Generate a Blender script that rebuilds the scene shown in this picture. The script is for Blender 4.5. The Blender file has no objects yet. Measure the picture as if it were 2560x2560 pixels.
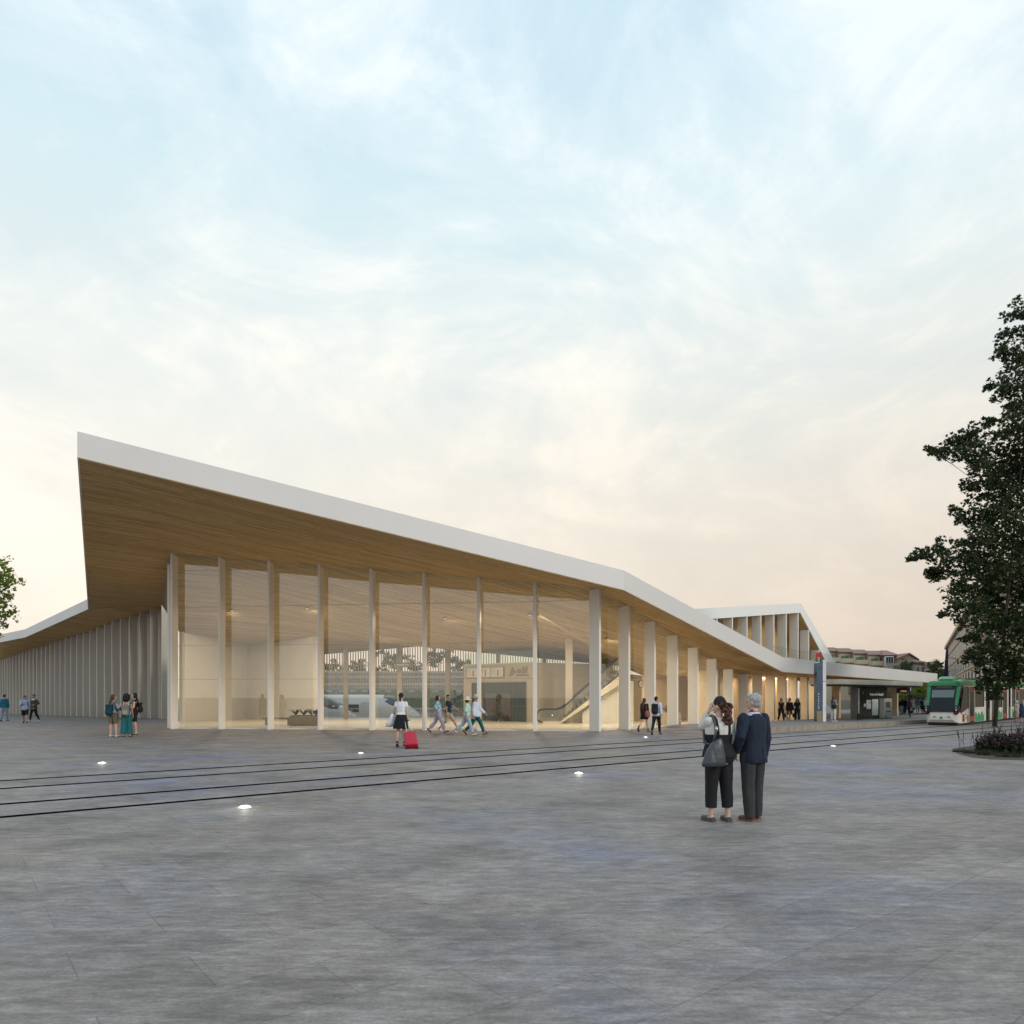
import bpy, bmesh, math, random
from mathutils import Vector, Matrix, noise
from mathutils.geometry import delaunay_2d_cdt
random.seed(7)
R = math.radians
SC = bpy.context.scene
COL = SC.collection
F = 1760.0; EYE = 1.66; YH = 1742.0          # focal length and horizon in photo pixels, eye height in metres
def P(x, y, D): return Vector(((x - 1280) / F * D, D, EYE + (YH - y) / F * D))
def G(x, y):
    D = F * EYE / (y - YH)
    return Vector(((x - 1280) / F * D, D, 0))
def zat(y, D): return EYE + (YH - y) / F * D
def V2(x, y, z=0): return Vector((x, y, z))
def along(px, p0, d):                         # where the sight line of column px meets the plan line p0 + u*d
    k = (px - 1280) / F
    u = (k * p0[1] - p0[0]) / (d[0] - k * d[1])
    return u, Vector((p0[0] + u * d[0], p0[1] + u * d[1], 0))

# ---------------------------------------------------------------- materials
MATS = {}
def nodes_of(name):
    m = bpy.data.materials.new(name); m.use_nodes = True
    nt = m.node_tree; nt.nodes.clear()
    out = nt.nodes.new('ShaderNodeOutputMaterial')
    MATS[name] = m
    return m, nt, out
def N(nt, kind, **kw):
    n = nt.nodes.new('ShaderNode' + kind)
    for k, v in kw.items():
        if k in n.inputs: n.inputs[k].default_value = v
        else: setattr(n, k, v)
    return n
def L(nt, a, ao, b, bi): nt.links.new(a.outputs[ao], b.inputs[bi])
def mixrgb(nt, a, b, fac, mode='MIX'):
    n = nt.nodes.new('ShaderNodeMix'); n.data_type = 'RGBA'; n.blend_type = mode
    for sock, v in ((n.inputs[0], fac), (n.inputs[6], a), (n.inputs[7], b)):
        if hasattr(v, 'is_output'): nt.links.new(v, sock)
        elif isinstance(v, (tuple, list)): sock.default_value = (*v[:3], 1)
        else: sock.default_value = v
    return n.outputs[2]
def ramp(nt, fac, stops):
    n = nt.nodes.new('ShaderNodeValToRGB')
    e = n.color_ramp.elements
    while len(e) < len(stops): e.new(.5)
    for i, (p, c) in enumerate(stops):
        e[i].position = p
        e[i].color = (*c, 1) if isinstance(c, (tuple, list)) else (c, c, c, 1)
    if fac is not None: nt.links.new(fac, n.inputs[0])
    return n.outputs[0]
def math_(nt, op, a, b=None):
    n = nt.nodes.new('ShaderNodeMath'); n.operation = op
    for i, v in enumerate((a, b)):
        if v is None: continue
        if hasattr(v, 'is_output'): nt.links.new(v, n.inputs[i])
        else: n.inputs[i].default_value = v
    return n.outputs[0]
def coords(nt, scale=(1, 1, 1), rot=0, kind='Object'):
    tc = N(nt, 'TexCoord'); mp = N(nt, 'Mapping')
    mp.inputs['Rotation'].default_value = (0, 0, rot); mp.inputs['Scale'].default_value = scale
    L(nt, tc, kind, mp, 'Vector')
    return mp.outputs[0]
def noise_(nt, vec, scale, detail=4, rough=.55):
    n = N(nt, 'TexNoise', Scale=scale, Detail=detail, Roughness=rough)
    nt.links.new(vec, n.inputs['Vector'])
    return n.outputs['Fac']
def mk(name, col, rough=.6, metal=0., var=.12, scale=4., bump=0., bscale=40., emit=None, estr=0., spec=.5, stretch=(1, 1, 1)):
    if name in MATS: return MATS[name]
    m, nt, out = nodes_of(name)
    b = N(nt, 'BsdfPrincipled', Roughness=rough, Metallic=metal)
    b.inputs['Specular IOR Level'].default_value = spec
    v = coords(nt, stretch)
    f = noise_(nt, v, scale)
    lo = tuple(max(0, c * (1 - var)) for c in col); hi = tuple(min(1, c * (1 + var)) for c in col)
    c = ramp(nt, f, [(.25, lo), (.75, hi)])
    nt.links.new(c, b.inputs['Base Color'])
    if bump:
        bp = N(nt, 'Bump', Strength=bump, Distance=.02)
        nt.links.new(noise_(nt, v, bscale, 5), bp.inputs['Height'])
        L(nt, bp, 'Normal', b, 'Normal')
    if emit:
        b.inputs['Emission Color'].default_value = (*emit, 1); b.inputs['Emission Strength'].default_value = estr
    L(nt, b, 'BSDF', out, 'Surface')
    return m
def mk_cloth(name, col, var=.14, scale=9., rough=.85, pattern=None, pscale=22.):
    if name in MATS: return MATS[name]
    m, nt, out = nodes_of(name)
    b = N(nt, 'BsdfPrincipled', Roughness=rough); b.inputs['Specular IOR Level'].default_value = .25
    v = coords(nt, (1, 1, .5))
    lo = tuple(c * (1 - var) for c in col); hi = tuple(min(1, c * (1 + var)) for c in col)
    c = ramp(nt, noise_(nt, v, scale, 5), [(.3, lo), (.7, hi)])
    if pattern:
        f = ramp(nt, noise_(nt, v, pscale, 2), [(.46, 0.), (.54, 1.)])
        c = mixrgb(nt, c, pattern, f)
    nt.links.new(c, b.inputs['Base Color'])
    bp = N(nt, 'Bump', Strength=.35, Distance=.012)
    nt.links.new(noise_(nt, coords(nt, (1, 1, .45)), 16, 4), bp.inputs['Height'])
    L(nt, bp, 'Normal', b, 'Normal'); L(nt, b, 'BSDF', out, 'Surface')
    return m
def mk_wood(name, ang, c1, c2, c3, period=.10):
    """narrow timber laths running along plan angle ang; colour differs from lath to lath, dark joints between"""
    m, nt, out = nodes_of(name)
    b = N(nt, 'BsdfPrincipled', Roughness=.6); b.inputs['Specular IOR Level'].default_value = .22
    v = coords(nt, (1, 1, 1), -ang)
    sx = N(nt, 'SeparateXYZ'); nt.links.new(v, sx.inputs[0])
    row = math_(nt, 'FLOOR', math_(nt, 'DIVIDE', sx.outputs['Y'], period))
    wn = N(nt, 'TexWhiteNoise', noise_dimensions='1D'); nt.links.new(row, wn.inputs['W'])
    seg = math_(nt, 'FLOOR', math_(nt, 'ADD', math_(nt, 'DIVIDE', sx.outputs['X'], 3.4), math_(nt, 'MULTIPLY', wn.outputs['Value'], 9.)))
    cv = N(nt, 'CombineXYZ'); nt.links.new(row, cv.inputs[0]); nt.links.new(seg, cv.inputs[1])
    w2 = N(nt, 'TexWhiteNoise', noise_dimensions='2D'); L(nt, cv, 0, w2, 'Vector')
    base = ramp(nt, w2.outputs['Value'], [(0, c1), (.5, c2), (1, c3)])
    st = N(nt, 'Mapping'); st.inputs['Scale'].default_value = (.5, 14, 14); nt.links.new(v, st.inputs[0])
    g = ramp(nt, noise_(nt, st.outputs[0], 1.6, 5), [(.3, .74), (.7, 1.12)])
    c = mixrgb(nt, base, g, 1., 'MULTIPLY')
    fr = math_(nt, 'FRACT', math_(nt, 'DIVIDE', sx.outputs['Y'], period))
    gap = ramp(nt, fr, [(0, .48), (.08, .48), (.16, 1.), (.92, 1.), (1, .48)])
    c = mixrgb(nt, c, gap, 1., 'MULTIPLY')
    nt.links.new(c, b.inputs['Base Color']); L(nt, b, 'BSDF', out, 'Surface')
    return m
def mk_glass(name, tint, refl=.9, rough=0., base=.04):
    """thin flat pane: clear with a Fresnel reflection"""
    m, nt, out = nodes_of(name)
    t = N(nt, 'BsdfTransparent'); t.inputs[0].default_value = (*tint, 1)
    g = N(nt, 'BsdfGlossy', Roughness=rough); g.inputs[0].default_value = (refl, refl, refl, 1)
    fr = N(nt, 'LayerWeight', Blend=.5)
    f = ramp(nt, fr.outputs['Facing'], [(0., base), (.5, base * 1.25), (.75, base + .12), (.9, .45), (1., .95)])
    mx = N(nt, 'MixShader'); nt.links.new(f, mx.inputs[0])
    L(nt, t, 0, mx, 1); L(nt, g, 0, mx, 2); L(nt, mx, 0, out, 'Surface')
    return m
def mk_leaf(name, c1, c2, c3, trans=.35):
    m, nt, out = nodes_of(name)
    v = coords(nt)
    wn = N(nt, 'TexNoise', Scale=3.1, Detail=2.); nt.links.new(v, wn.inputs['Vector'])
    c = ramp(nt, wn.outputs['Fac'], [(.32, c1), (.5, c2), (.68, c3)])
    d = N(nt, 'BsdfPrincipled', Roughness=.5); d.inputs['Specular IOR Level'].default_value = .3
    nt.links.new(c, d.inputs['Base Color'])
    t = N(nt, 'BsdfTranslucent'); nt.links.new(c, t.inputs[0])
    mx = N(nt, 'MixShader'); mx.inputs[0].default_value = trans
    L(nt, d, 0, mx, 1); L(nt, t, 0, mx, 2); L(nt, mx, 0, out, 'Surface')
    return m

WOOD_ANG = R(25)
WHITE = mk('white coated panel', (.69, .655, .63), .45, var=.025, scale=.6)
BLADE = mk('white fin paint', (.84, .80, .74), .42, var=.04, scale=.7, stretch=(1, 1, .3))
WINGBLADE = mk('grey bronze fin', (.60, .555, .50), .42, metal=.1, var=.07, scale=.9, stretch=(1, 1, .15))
WOOD = mk_wood('timber laths', WOOD_ANG, (.49, .30, .120), (.62, .395, .165), (.75, .51, .24))
WOODTRIM = mk('cut timber ends', (.62, .45, .24), .6, var=.1, scale=3)
PLASTER = mk('warm plaster', (.66, .625, .56), .75, var=.05, scale=.8)
STONEWALL = mk('beige stone panel', (.60, .47, .31), .7, var=.06, scale=1.2, bump=.05)
FLOORM = mk('polished pale floor', (.66, .59, .47), .25, var=.05, scale=1.2)
GLASS = mk_glass('clear facade glass', (.94, .92, .86), .95, 0., .13)
BALGLASS = mk_glass('balustrade glass', (.90, .93, .90), .9, 0., .10)
GREENGLASS = mk_glass('green tinted glass', (.80, .92, .82), .9, 0., .1)
DARK = mk('dark grey metal', (.045, .043, .04), .45, metal=.3, var=.15)
JOINT = mk('thin bronze joint', (.42, .35, .25), .5, var=.1)
STEEL = mk('brushed steel', (.52, .52, .51), .32, metal=.85, var=.06, scale=2, stretch=(.4, .4, 6))
BLACK = mk('black rubber', (.016, .016, .017), .5, var=.2)
CONC = mk('weathered concrete', (.30, .25, .185), .85, var=.22, scale=2.2, bump=.2, bscale=18, stretch=(1, 1, .35))

def mk_paving():
    m, nt, out = nodes_of('grey stone paving')
    b = N(nt, 'BsdfPrincipled'); b.inputs['Specular IOR Level'].default_value = .22
    v = coords(nt, (1, 1, 1), -R(38.7))
    br = N(nt, 'TexBrick', Scale=1.0)
    br.offset = .5; br.inputs['Mortar Size'].default_value = .005; br.inputs['Brick Width'].default_value = 1.2
    br.inputs['Row Height'].default_value = .6; br.inputs['Mortar Smooth'].default_value = .2; br.inputs['Bias'].default_value = 0
    br.inputs['Color1'].default_value = (.90, .90, .90, 1); br.inputs['Color2'].default_value = (1.08, 1.08, 1.08, 1)
    br.inputs['Mortar'].default_value = (.72, .72, .72, 1)
    nt.links.new(v, br.inputs['Vector'])
    vs = coords(nt, (1, 3.6, 1), R(3))
    s1 = ramp(nt, noise_(nt, vs, 3.2, 9, .72), [(.30, .62), (.5, .97), (.70, 1.42)])
    s1b = ramp(nt, noise_(nt, coords(nt, (2.2, 9, 1), -R(4)), 4.2, 6, .75), [(.3, .78), (.7, 1.24)])
    s2 = ramp(nt, noise_(nt, coords(nt), 34, 5, .75), [(.28, .76), (.72, 1.24)])
    big = noise_(nt, coords(nt, (1, 1, 1)), .19, 6, .66)
    blot = ramp(nt, noise_(nt, coords(nt, (1, 1.5, 1)), .75, 5, .65), [(.30, .66), (.5, 1.), (.70, 1.22)])
    hue = ramp(nt, big, [(.32, (.240, .206, .180)), (.46, (.232, .204, .187)), (.54, (.222, .202, .198)), (.60, (.204, .195, .224)), (.70, (.182, .184, .252))])
    c = mixrgb(nt, hue, br.outputs['Color'], 1., 'MULTIPLY')
    c = mixrgb(nt, c, blot, 1., 'MULTIPLY'); c = mixrgb(nt, c, s1, 1., 'MULTIPLY'); c = mixrgb(nt, c, s1b, 1., 'MULTIPLY'); c = mixrgb(nt, c, s2, 1., 'MULTIPLY')
    nt.links.new(c, b.inputs['Base Color'])
    nt.links.new(ramp(nt, noise_(nt, vs, 2.2, 5), [(.3, .5), (.7, .72)]), b.inputs['Roughness'])
    bp = N(nt, 'Bump', Strength=.25, Distance=.01)
    nt.links.new(mixrgb(nt, s2, br.outputs['Color'], .5), bp.inputs['Height'])
    L(nt, bp, 'Normal', b, 'Normal'); L(nt, b, 'BSDF', out, 'Surface')
    return m
PAVING = mk_paving()

# ---------------------------------------------------------------- mesh helpers
WM = {}
class MB:
    def __init__(s): s.v = []; s.f = []; s.mi = []
    def add(s, vs, fs, mi=0):
        k = len(s.v); s.v += [Vector(v) for v in vs]
        for f in fs: s.f.append([i + k for i in f]); s.mi.append(mi)
        return s
    def obox(s, o, ax, ay, az, mi=0):
        o, ax, ay, az = map(Vector, (o, ax, ay, az))
        vs = [o, o + ax, o + ax + ay, o + ay]; vs += [p + az for p in vs]
        return s.add(vs, [(3, 2, 1, 0), (4, 5, 6, 7), (0, 1, 5, 4), (1, 2, 6, 5), (2, 3, 7, 6), (3, 0, 4, 7)], mi)
    def box(s, c, sz, rz=0, mi=0):
        q = Matrix.Rotation(rz, 3, 'Z'); c = Vector(c)
        ax, ay, az = q @ Vector((sz[0], 0, 0)), q @ Vector((0, sz[1], 0)), Vector((0, 0, sz[2]))
        return s.obox(c - (ax + ay + az) / 2, ax, ay, az, mi)
    def wall(s, a, b, t, z0, z1a, z1b=None, mi=0):
        """upright slab from plan point a to b, thickness t to the left of a->b, sloping top"""
        z1b = z1a if z1b is None else z1b
        a, b = Vector((a[0], a[1], 0)), Vector((b[0], b[1], 0))
        d = (b - a).normalized(); n = Vector((-d.y, d.x, 0)) * t
        lo = [a, b, b + n, a + n]
        return s.solid([p + Vector((0, 0, z0)) for p in lo], [lo[0] + Vector((0, 0, z1a)), lo[1] + Vector((0, 0, z1b)), lo[2] + Vector((0, 0, z1b)), lo[3] + Vector((0, 0, z1a))], mi)
    def solid(s, bot, top, mi=0):
        n = len(bot)
        return s.add(list(bot) + list(top), [tuple(range(n - 1, -1, -1)), tuple(range(n, 2 * n))] + [(i, (i + 1) % n, (i + 1) % n + n, i + n) for i in range(n)], mi)
    def extrude(s, pts, d, mi=0):
        d = Vector(d); return s.solid([Vector(p) for p in pts], [Vector(p) + d for p in pts], mi)
    def quad(s, a, b, c, d, mi=0): return s.add([a, b, c, d], [(0, 1, 2, 3)], mi)
    def loft(s, rings, mi=0):
        n = len(rings[0]); vs = [p for r in rings for p in r]; fs = []
        for k in range(len(rings) - 1):
            for i in range(n):
                j = (i + 1) % n
                fs.append((k * n + i, k * n + j, (k + 1) * n + j, (k + 1) * n + i))
        fs.append(tuple(range(n - 1, -1, -1))); m = (len(rings) - 1) * n; fs.append(tuple(range(m, m + n)))
        return s.add(vs, fs, mi)
    def tube(s, pts, rad, n=8, mi=0):
        pts = [Vector(p) for p in pts]; rs = rad if isinstance(rad, (list, tuple)) else [rad] * len(pts)
        rings = []; prev = None
        for i, p in enumerate(pts):
            t = (pts[min(i + 1, len(pts) - 1)] - pts[max(i - 1, 0)]).normalized()
            if prev is None:
                a = t.orthogonal().normalized()
            else:
                a = (prev - t * prev.dot(t)); a = a.normalized() if a.length > 1e-6 else t.orthogonal().normalized()
            prev = a; b = t.cross(a)
            rings.append([p + (a * math.cos(6.2832 * k / n) + b * math.sin(6.2832 * k / n)) * rs[i] for k in range(n)])
        return s.loft(rings, mi)
    def ell(s, c, r, nu=14, nv=9, rot=None, mi=0):
        c = Vector(c); vs = []; fs = []
        r = (r, r, r) if not isinstance(r, (tuple, list)) else r
        for j in range(nv + 1):
            t = math.pi * j / nv
            for i in range(nu):
                a = 6.2832 * i / nu
                q = Vector((r[0] * math.sin(t) * math.cos(a), r[1] * math.sin(t) * math.sin(a), r[2] * math.cos(t)))
                if rot is not None: q = rot @ q
                vs.append(c + q)
        for j in range(nv):
            for i in range(nu):
                k = (i + 1) % nu
                fs.append((j * nu + i, (j + 1) * nu + i, (j + 1) * nu + k, j * nu + k))
        return s.add(vs, fs, mi)
    def cap(s, a, b, ra, rb, n=12):
        """tapered capsule"""
        a, b = Vector(a), Vector(b); d = (b - a).normalized()
        pts = []; rs = []
        for t in (-1, -.8, -.5): pts.append(a + d * t * ra); rs.append(ra * math.sqrt(max(.02, 1 - t * t)))
        pts.append(a); rs.append(ra); pts.append(b); rs.append(rb)
        for t in (.5, .8, 1): pts.append(b + d * t * rb); rs.append(rb * math.sqrt(max(.02, 1 - t * t)))
        return s.tube(pts, rs, n)
    def build(s, name, mat, parent=None, smooth=False, local=False, recalc=True, bevel=0):
        me = bpy.data.meshes.new(name)
        inv = WM[parent].inverted() if (parent is not None and not local) else None
        me.from_pydata([(inv @ v) if inv else v for v in s.v], [], s.f)
        mats = mat if isinstance(mat, (list, tuple)) else [mat]
        for m in mats: me.materials.append(m)
        if len(mats) > 1: me.polygons.foreach_set('material_index', s.mi)
        if recalc:
            bm = bmesh.new(); bm.from_mesh(me)
            bmesh.ops.remove_doubles(bm, verts=bm.verts, dist=1e-5)
            bmesh.ops.recalc_face_normals(bm, faces=bm.faces)
            bm.to_mesh(me); bm.free()
        if smooth: me.polygons.foreach_set('use_smooth', [True] * len(me.polygons))
        o = bpy.data.objects.new(name, me); COL.objects.link(o)
        if parent is not None:
            o.parent = parent; WM[o] = WM[parent].copy()
        else: WM[o] = Matrix()
        if bevel:
            b = o.modifiers.new('bevel', 'BEVEL'); b.width = bevel; b.segments = 2; b.limit_method = 'ANGLE'; b.angle_limit = R(40)
        return o
def tag(o, label=None, cat=None, group=None, kind=None):
    if label: o['label'] = label
    if cat: o['category'] = cat
    if group: o['group'] = group
    if kind: o['kind'] = kind
    return o
def thing(name, loc, label, cat, group=None, rz=0):
    o = bpy.data.objects.new(name, None); COL.objects.link(o); o.empty_display_size = .2
    o.location = loc; o.rotation_euler = (0, 0, rz)
    WM[o] = Matrix.Translation(Vector(loc)) @ Matrix.Rotation(rz, 4, 'Z')
    return tag(o, label, cat, group)
def text_mesh(body, size, depth=.01, align='CENTER', bold=0.):
    cu = bpy.data.curves.new('lettering', 'FONT'); cu.body = body; cu.size = size; cu.extrude = depth
    cu.align_x = align; cu.align_y = 'CENTER'; cu.offset = bold
    o = bpy.data.objects.new('lettering', cu); COL.objects.link(o)
    dg = bpy.context.evaluated_depsgraph_get(); dg.update()
    me = bpy.data.meshes.new_from_object(o.evaluated_get(dg))
    vs = [v.co.copy() for v in me.vertices]; fs = [tuple(p.vertices) for p in me.polygons]
    bpy.data.objects.remove(o); bpy.data.curves.remove(cu); bpy.data.meshes.remove(me)
    return vs, fs
def lettering(name, body, size, mat, parent, pos, right, up, mirror=False, depth=.008, bold=0.):
    """raised letters at world pos, reading along `right`"""
    vs, fs = text_mesh(body, size, depth, bold=bold)
    right, up = Vector(right).normalized(), Vector(up).normalized(); nrm = right.cross(up)
    mb = MB(); sg = -1 if mirror else 1
    mb.add([Vector(pos) + right * v.x * sg + up * v.y + nrm * (v.z + depth) for v in vs], fs)
    return mb.build(name, mat, parent)

# ---------------------------------------------------------------- camera, sky, sun
cam = bpy.data.cameras.new('camera'); co = bpy.data.objects.new('camera', cam); COL.objects.link(co)
co.location = (0, 0, EYE); co.rotation_euler = (R(90), 0, 0)
cam.sensor_width = 36; cam.lens = 36 * F / 2560; cam.shift_y = (YH - 1280) / 2560
cam.clip_start = .1; cam.clip_end = 3000
SC.camera = co
SUN_AZ = R(128); SUN_EL = R(24)               # bearing from +Y clockwise, height
sd = Vector((math.sin(SUN_AZ) * math.cos(SUN_EL), math.cos(SUN_AZ) * math.cos(SUN_EL), math.sin(SUN_EL)))
sl = bpy.data.lights.new('sun', 'SUN'); sl.energy = 1.15; sl.angle = R(14); sl.color = (1, .92, .82)
so = bpy.data.objects.new('sun', sl); COL.objects.link(so); so.location = (0, 0, 60)
so.rotation_euler = sd.to_track_quat('Z', 'Y').to_euler()

w = bpy.data.worlds.new('World'); SC.world = w; w.use_nodes = True
nt = w.node_tree; nt.nodes.clear()
wo = nt.nodes.new('ShaderNodeOutputWorld'); bg = nt.nodes.new('ShaderNodeBackground')
sky = N(nt, 'TexSky', sky_type='NISHITA', sun_disc=False, sun_elevation=SUN_EL, sun_rotation=SUN_AZ, air_density=1.0, dust_density=2.0, ozone_density=1.5)
tc = N(nt, 'TexCoord'); dirv = tc.outputs['Generated']
sx = N(nt, 'SeparateXYZ'); nt.links.new(dirv, sx.inputs[0])
# thin veil of cloud, its colour warm low down and bluish white high up
zc = math_(nt, 'MAXIMUM', sx.outputs['Z'], 0.)
veil = ramp(nt, zc, [(0., (.74, .63, .52)), (.10, (.79, .69, .575)), (.24, (.78, .735, .645)), (.40, (.705, .755, .735)), (.56, (.62, .765, .81)), (.80, (.50, .69, .82))])
back = ramp(nt, sx.outputs['Y'], [(.0, (.88, .97, 1.06)), (.25, (1., 1., 1.))])
side = ramp(nt, math_(nt, 'ADD', math_(nt, 'MULTIPLY', sx.outputs['X'], .8), .5), [(.05, (1.10, 1.13, 1.17)), (.45, (1.0, 1.0, 1.0)), (.95, (.80, .79, .80))])
lowmask = ramp(nt, zc, [(.10, 1.), (.5, 0.)])
veil = mixrgb(nt, veil, side, lowmask, 'MULTIPLY')
# cloud sheets seen on a plane high overhead
den = math_(nt, 'ADD', zc, .16)
px_ = math_(nt, 'DIVIDE', sx.outputs['X'], den); py_ = math_(nt, 'DIVIDE', sx.outputs['Y'], den)
cv = N(nt, 'CombineXYZ'); nt.links.new(px_, cv.inputs[0]); nt.links.new(py_, cv.inputs[1])
mp = N(nt, 'Mapping'); mp.inputs['Rotation'].default_value = (0, 0, R(-34)); mp.inputs['Scale'].default_value = (.75, 1.3, 1); mp.inputs['Location'].default_value = (3.7, 1.2, 0)
nt.links.new(cv.outputs[0], mp.inputs[0])
md = N(nt, 'Mapping'); md.inputs['Rotation'].default_value = (R(10), R(28), 0); md.inputs['Scale'].default_value = (1.0, 1.0, 1.75); md.inputs['Location'].default_value = (.35, 2.1, .55)
nt.links.new(dirv, md.inputs[0])
n1 = N(nt, 'TexNoise', Scale=2.3, Detail=9., Roughness=.60, Distortion=.7); nt.links.new(md.outputs[0], n1.inputs['Vector'])
n2 = N(nt, 'TexNoise', Scale=3.6, Detail=10., Roughness=.66, Distortion=.9); nt.links.new(md.outputs[0], n2.inputs['Vector'])
cl = math_(nt, 'ADD', math_(nt, 'MULTIPLY', n1.outputs['Fac'], .60), math_(nt, 'MULTIPLY', n2.outputs['Fac'], .40))
cf = ramp(nt, cl, [(.42, 0.), (.50, .35), (.58, 1.)])
cloudcol = ramp(nt, zc, [(0., (.82, .68, .54)), (.2, (.91, .815, .69)), (.40, (.95, .895, .80)), (.65, (.88, .92, .94))])
cloudcol = mixrgb(nt, cloudcol, side, lowmask, 'MULTIPLY')
skyc = mixrgb(nt, (0, 0, 0), sky.outputs[0], 1.)
sc_ = mixrgb(nt, skyc, (.085, .085, .085), 1., 'MULTIPLY')
base = mixrgb(nt, sc_, veil, .93)
fin = mixrgb(nt, base, cloudcol, math_(nt, 'MULTIPLY', cf, .66))
fin = mixrgb(nt, fin, back, 1., 'MULTIPLY')
# below the horizon: plain ground tone
gm = ramp(nt, sx.outputs['Z'], [(.0, 0.), (.001, 1.)])
mpv = nt.nodes.new('ShaderNodeMath'); mpv.operation = 'GREATER_THAN'; nt.links.new(sx.outputs['Z'], mpv.inputs[0]); mpv.inputs[1].default_value = -.005
fin = mixrgb(nt, (.2, .2, .2), fin, mpv.outputs[0])
# the background runs at strength .1, so the cloud colours are scaled up by ten before it
fin = mixrgb(nt, fin, (11, 11, 11), 1., 'MULTIPLY')
nt.links.new(fin, bg.inputs[0]); bg.inputs[1].default_value = .1
nt.links.new(bg.outputs[0], wo.inputs[0])
SC.view_settings.view_transform = 'Standard'; SC.view_settings.look = 'None'
SC.view_settings.exposure = .12; SC.view_settings.gamma = 1
SC.render.engine = 'CYCLES'
try: SC.cycles.use_denoising = True
except Exception: pass
SC.cycles.max_bounces = 8; SC.cycles.transparent_max_bounces = 16; SC.cycles.caustics_reflective = False; SC.cycles.caustics_refractive = False
# ================================================================ ground, rails
HOLE = (-29.0, 14.0, 60.0, 106.0)             # sunken track bed seen through the hall
def ground_sheet():
    mb = MB(); x0, x1, y0, y1 = HOLE; E = 900
    xs = [-E, x0, x1, E]; ys = [-E, y0, y1, E]
    for i in range(3):
        for j in range(3):
            if i == 1 and j == 1: continue
            mb.quad((xs[i], ys[j], 0), (xs[i + 1], ys[j], 0), (xs[i + 1], ys[j + 1], 0), (xs[i], ys[j + 1], 0))
    for a, b in (((x0, y0), (x1, y0)), ((x1, y0), (x1, y1)), ((x1, y1), (x0, y1)), ((x0, y1), (x0, y0))):
        mb.quad((*a, 0), (*b, 0), (*b, -1.5), (*a, -1.5))
    tag(mb.build('plaza_ground', PAVING, recalc=False), kind='structure')
    tb = MB().quad((x0, y0, -1.5), (x1, y0, -1.5), (x1, y1, -1.5), (x0, y1, -1.5))
    tag(tb.build('track_bed', mk('track ballast', (.16, .15, .13), .9, var=.3, scale=30)), kind='structure')
ground_sheet()
RD = Vector((math.cos(R(38.7)), math.sin(R(38.7)), 0)); RN = Vector((-RD.y, RD.x, 0))
RAIL = mk('dark rail groove', (.007, .006, .006), .9, var=.25, spec=.0)
rail_start = [(-10.1, 13.9), (-9.24, 12.7), (-7.9, 10.86), (-7.05, 9.7)]
rail_label = ['dark grooved tram rail farthest from the camera, nearest the station', 'second grooved tram rail from the station, partner of the nearest one',
              'third grooved tram rail out from the station', 'dark grooved tram rail nearest the camera, lowest in the photo']
for (x, y), lab in zip(rail_start, rail_label):
    p = Vector((x, y, 0)); far = 62 if lab.startswith(('dark grooved tram rail far', 'second')) else 52
    a = p - RD * 30; b = p + RD * far
    mb = MB()
    mb.obox(a - RN * .085 + Vector((0, 0, .001)), b - a, RN * .08, (0, 0, .005))     # running edge
    mb.obox(a + RN * .0 + Vector((0, 0, .001)), b - a, RN * .08, (0, 0, .003))      # groove floor
    tag(mb.build('tram_rail', RAIL), lab, 'rail', 'tram rails in the paving')

# in-ground lights
LENS = mk('lit lamp lens', (.9, .9, .8), .3, emit=(1, .95, .80), estr=1.1)
lights_px = [(255, 1909, 'in front of the three women at left'), (612, 2020, 'lowest in the photo, before the near rail'),
             (902, 1884, 'between the far rail and the glass hall'), (1447, 1935, 'between the near rail and the standing couple'),
             (2083, 1866, 'right of the standing couple, near the tram'), (1614, 1844, 'by the couple with bag and backpack')]
for x, y, where in lights_px:
    g = G(x, y); t = thing('ground_light', g, 'lit paving lamp ' + where, 'ground light', 'lamps set in the paving')
    rr = .09 if y > 1900 else .075
    ring = MB(); n = 24
    a = [Vector((math.cos(6.2832 * k / n), math.sin(6.2832 * k / n), 0)) for k in range(n)]
    vs = [g + q * (rr + .03) + Vector((0, 0, .003)) for q in a] + [g + q * (rr + .025) + Vector((0, 0, .012)) for q in a] + [g + q * rr + Vector((0, 0, .012)) for q in a]
    ring.add(vs, [(i, (i + 1) % n, (i + 1) % n + n, i + n) for i in range(n)] + [(i + n, (i + 1) % n + n, (i + 1) % n + 2 * n, i + 2 * n) for i in range(n)])
    ring.build('ring', STEEL, t)
    dome = MB(); vs = []
    for j in range(5):
        th = j / 4 * R(90)
        vs += [g + q * rr * math.cos(th) + Vector((0, 0, .012 + .028 * math.sin(th))) for q in a]
    dome.add(vs, [(j * n + i, j * n + (i + 1) % n, (j + 1) * n + (i + 1) % n, (j + 1) * n + i) for j in range(4) for i in range(n)])
    dome.build('lens', LENS, t, smooth=True)
    pl_ = bpy.data.lights.new('ground_lamp', 'POINT'); pl_.energy = 1.5 if y > 1900 else .5; pl_.color = (1, .93, .72); pl_.shadow_soft_size = .05
    po_ = bpy.data.objects.new('ground_lamp', pl_); COL.objects.link(po_); po_.location = g + Vector((0, 0, .12))

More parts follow.
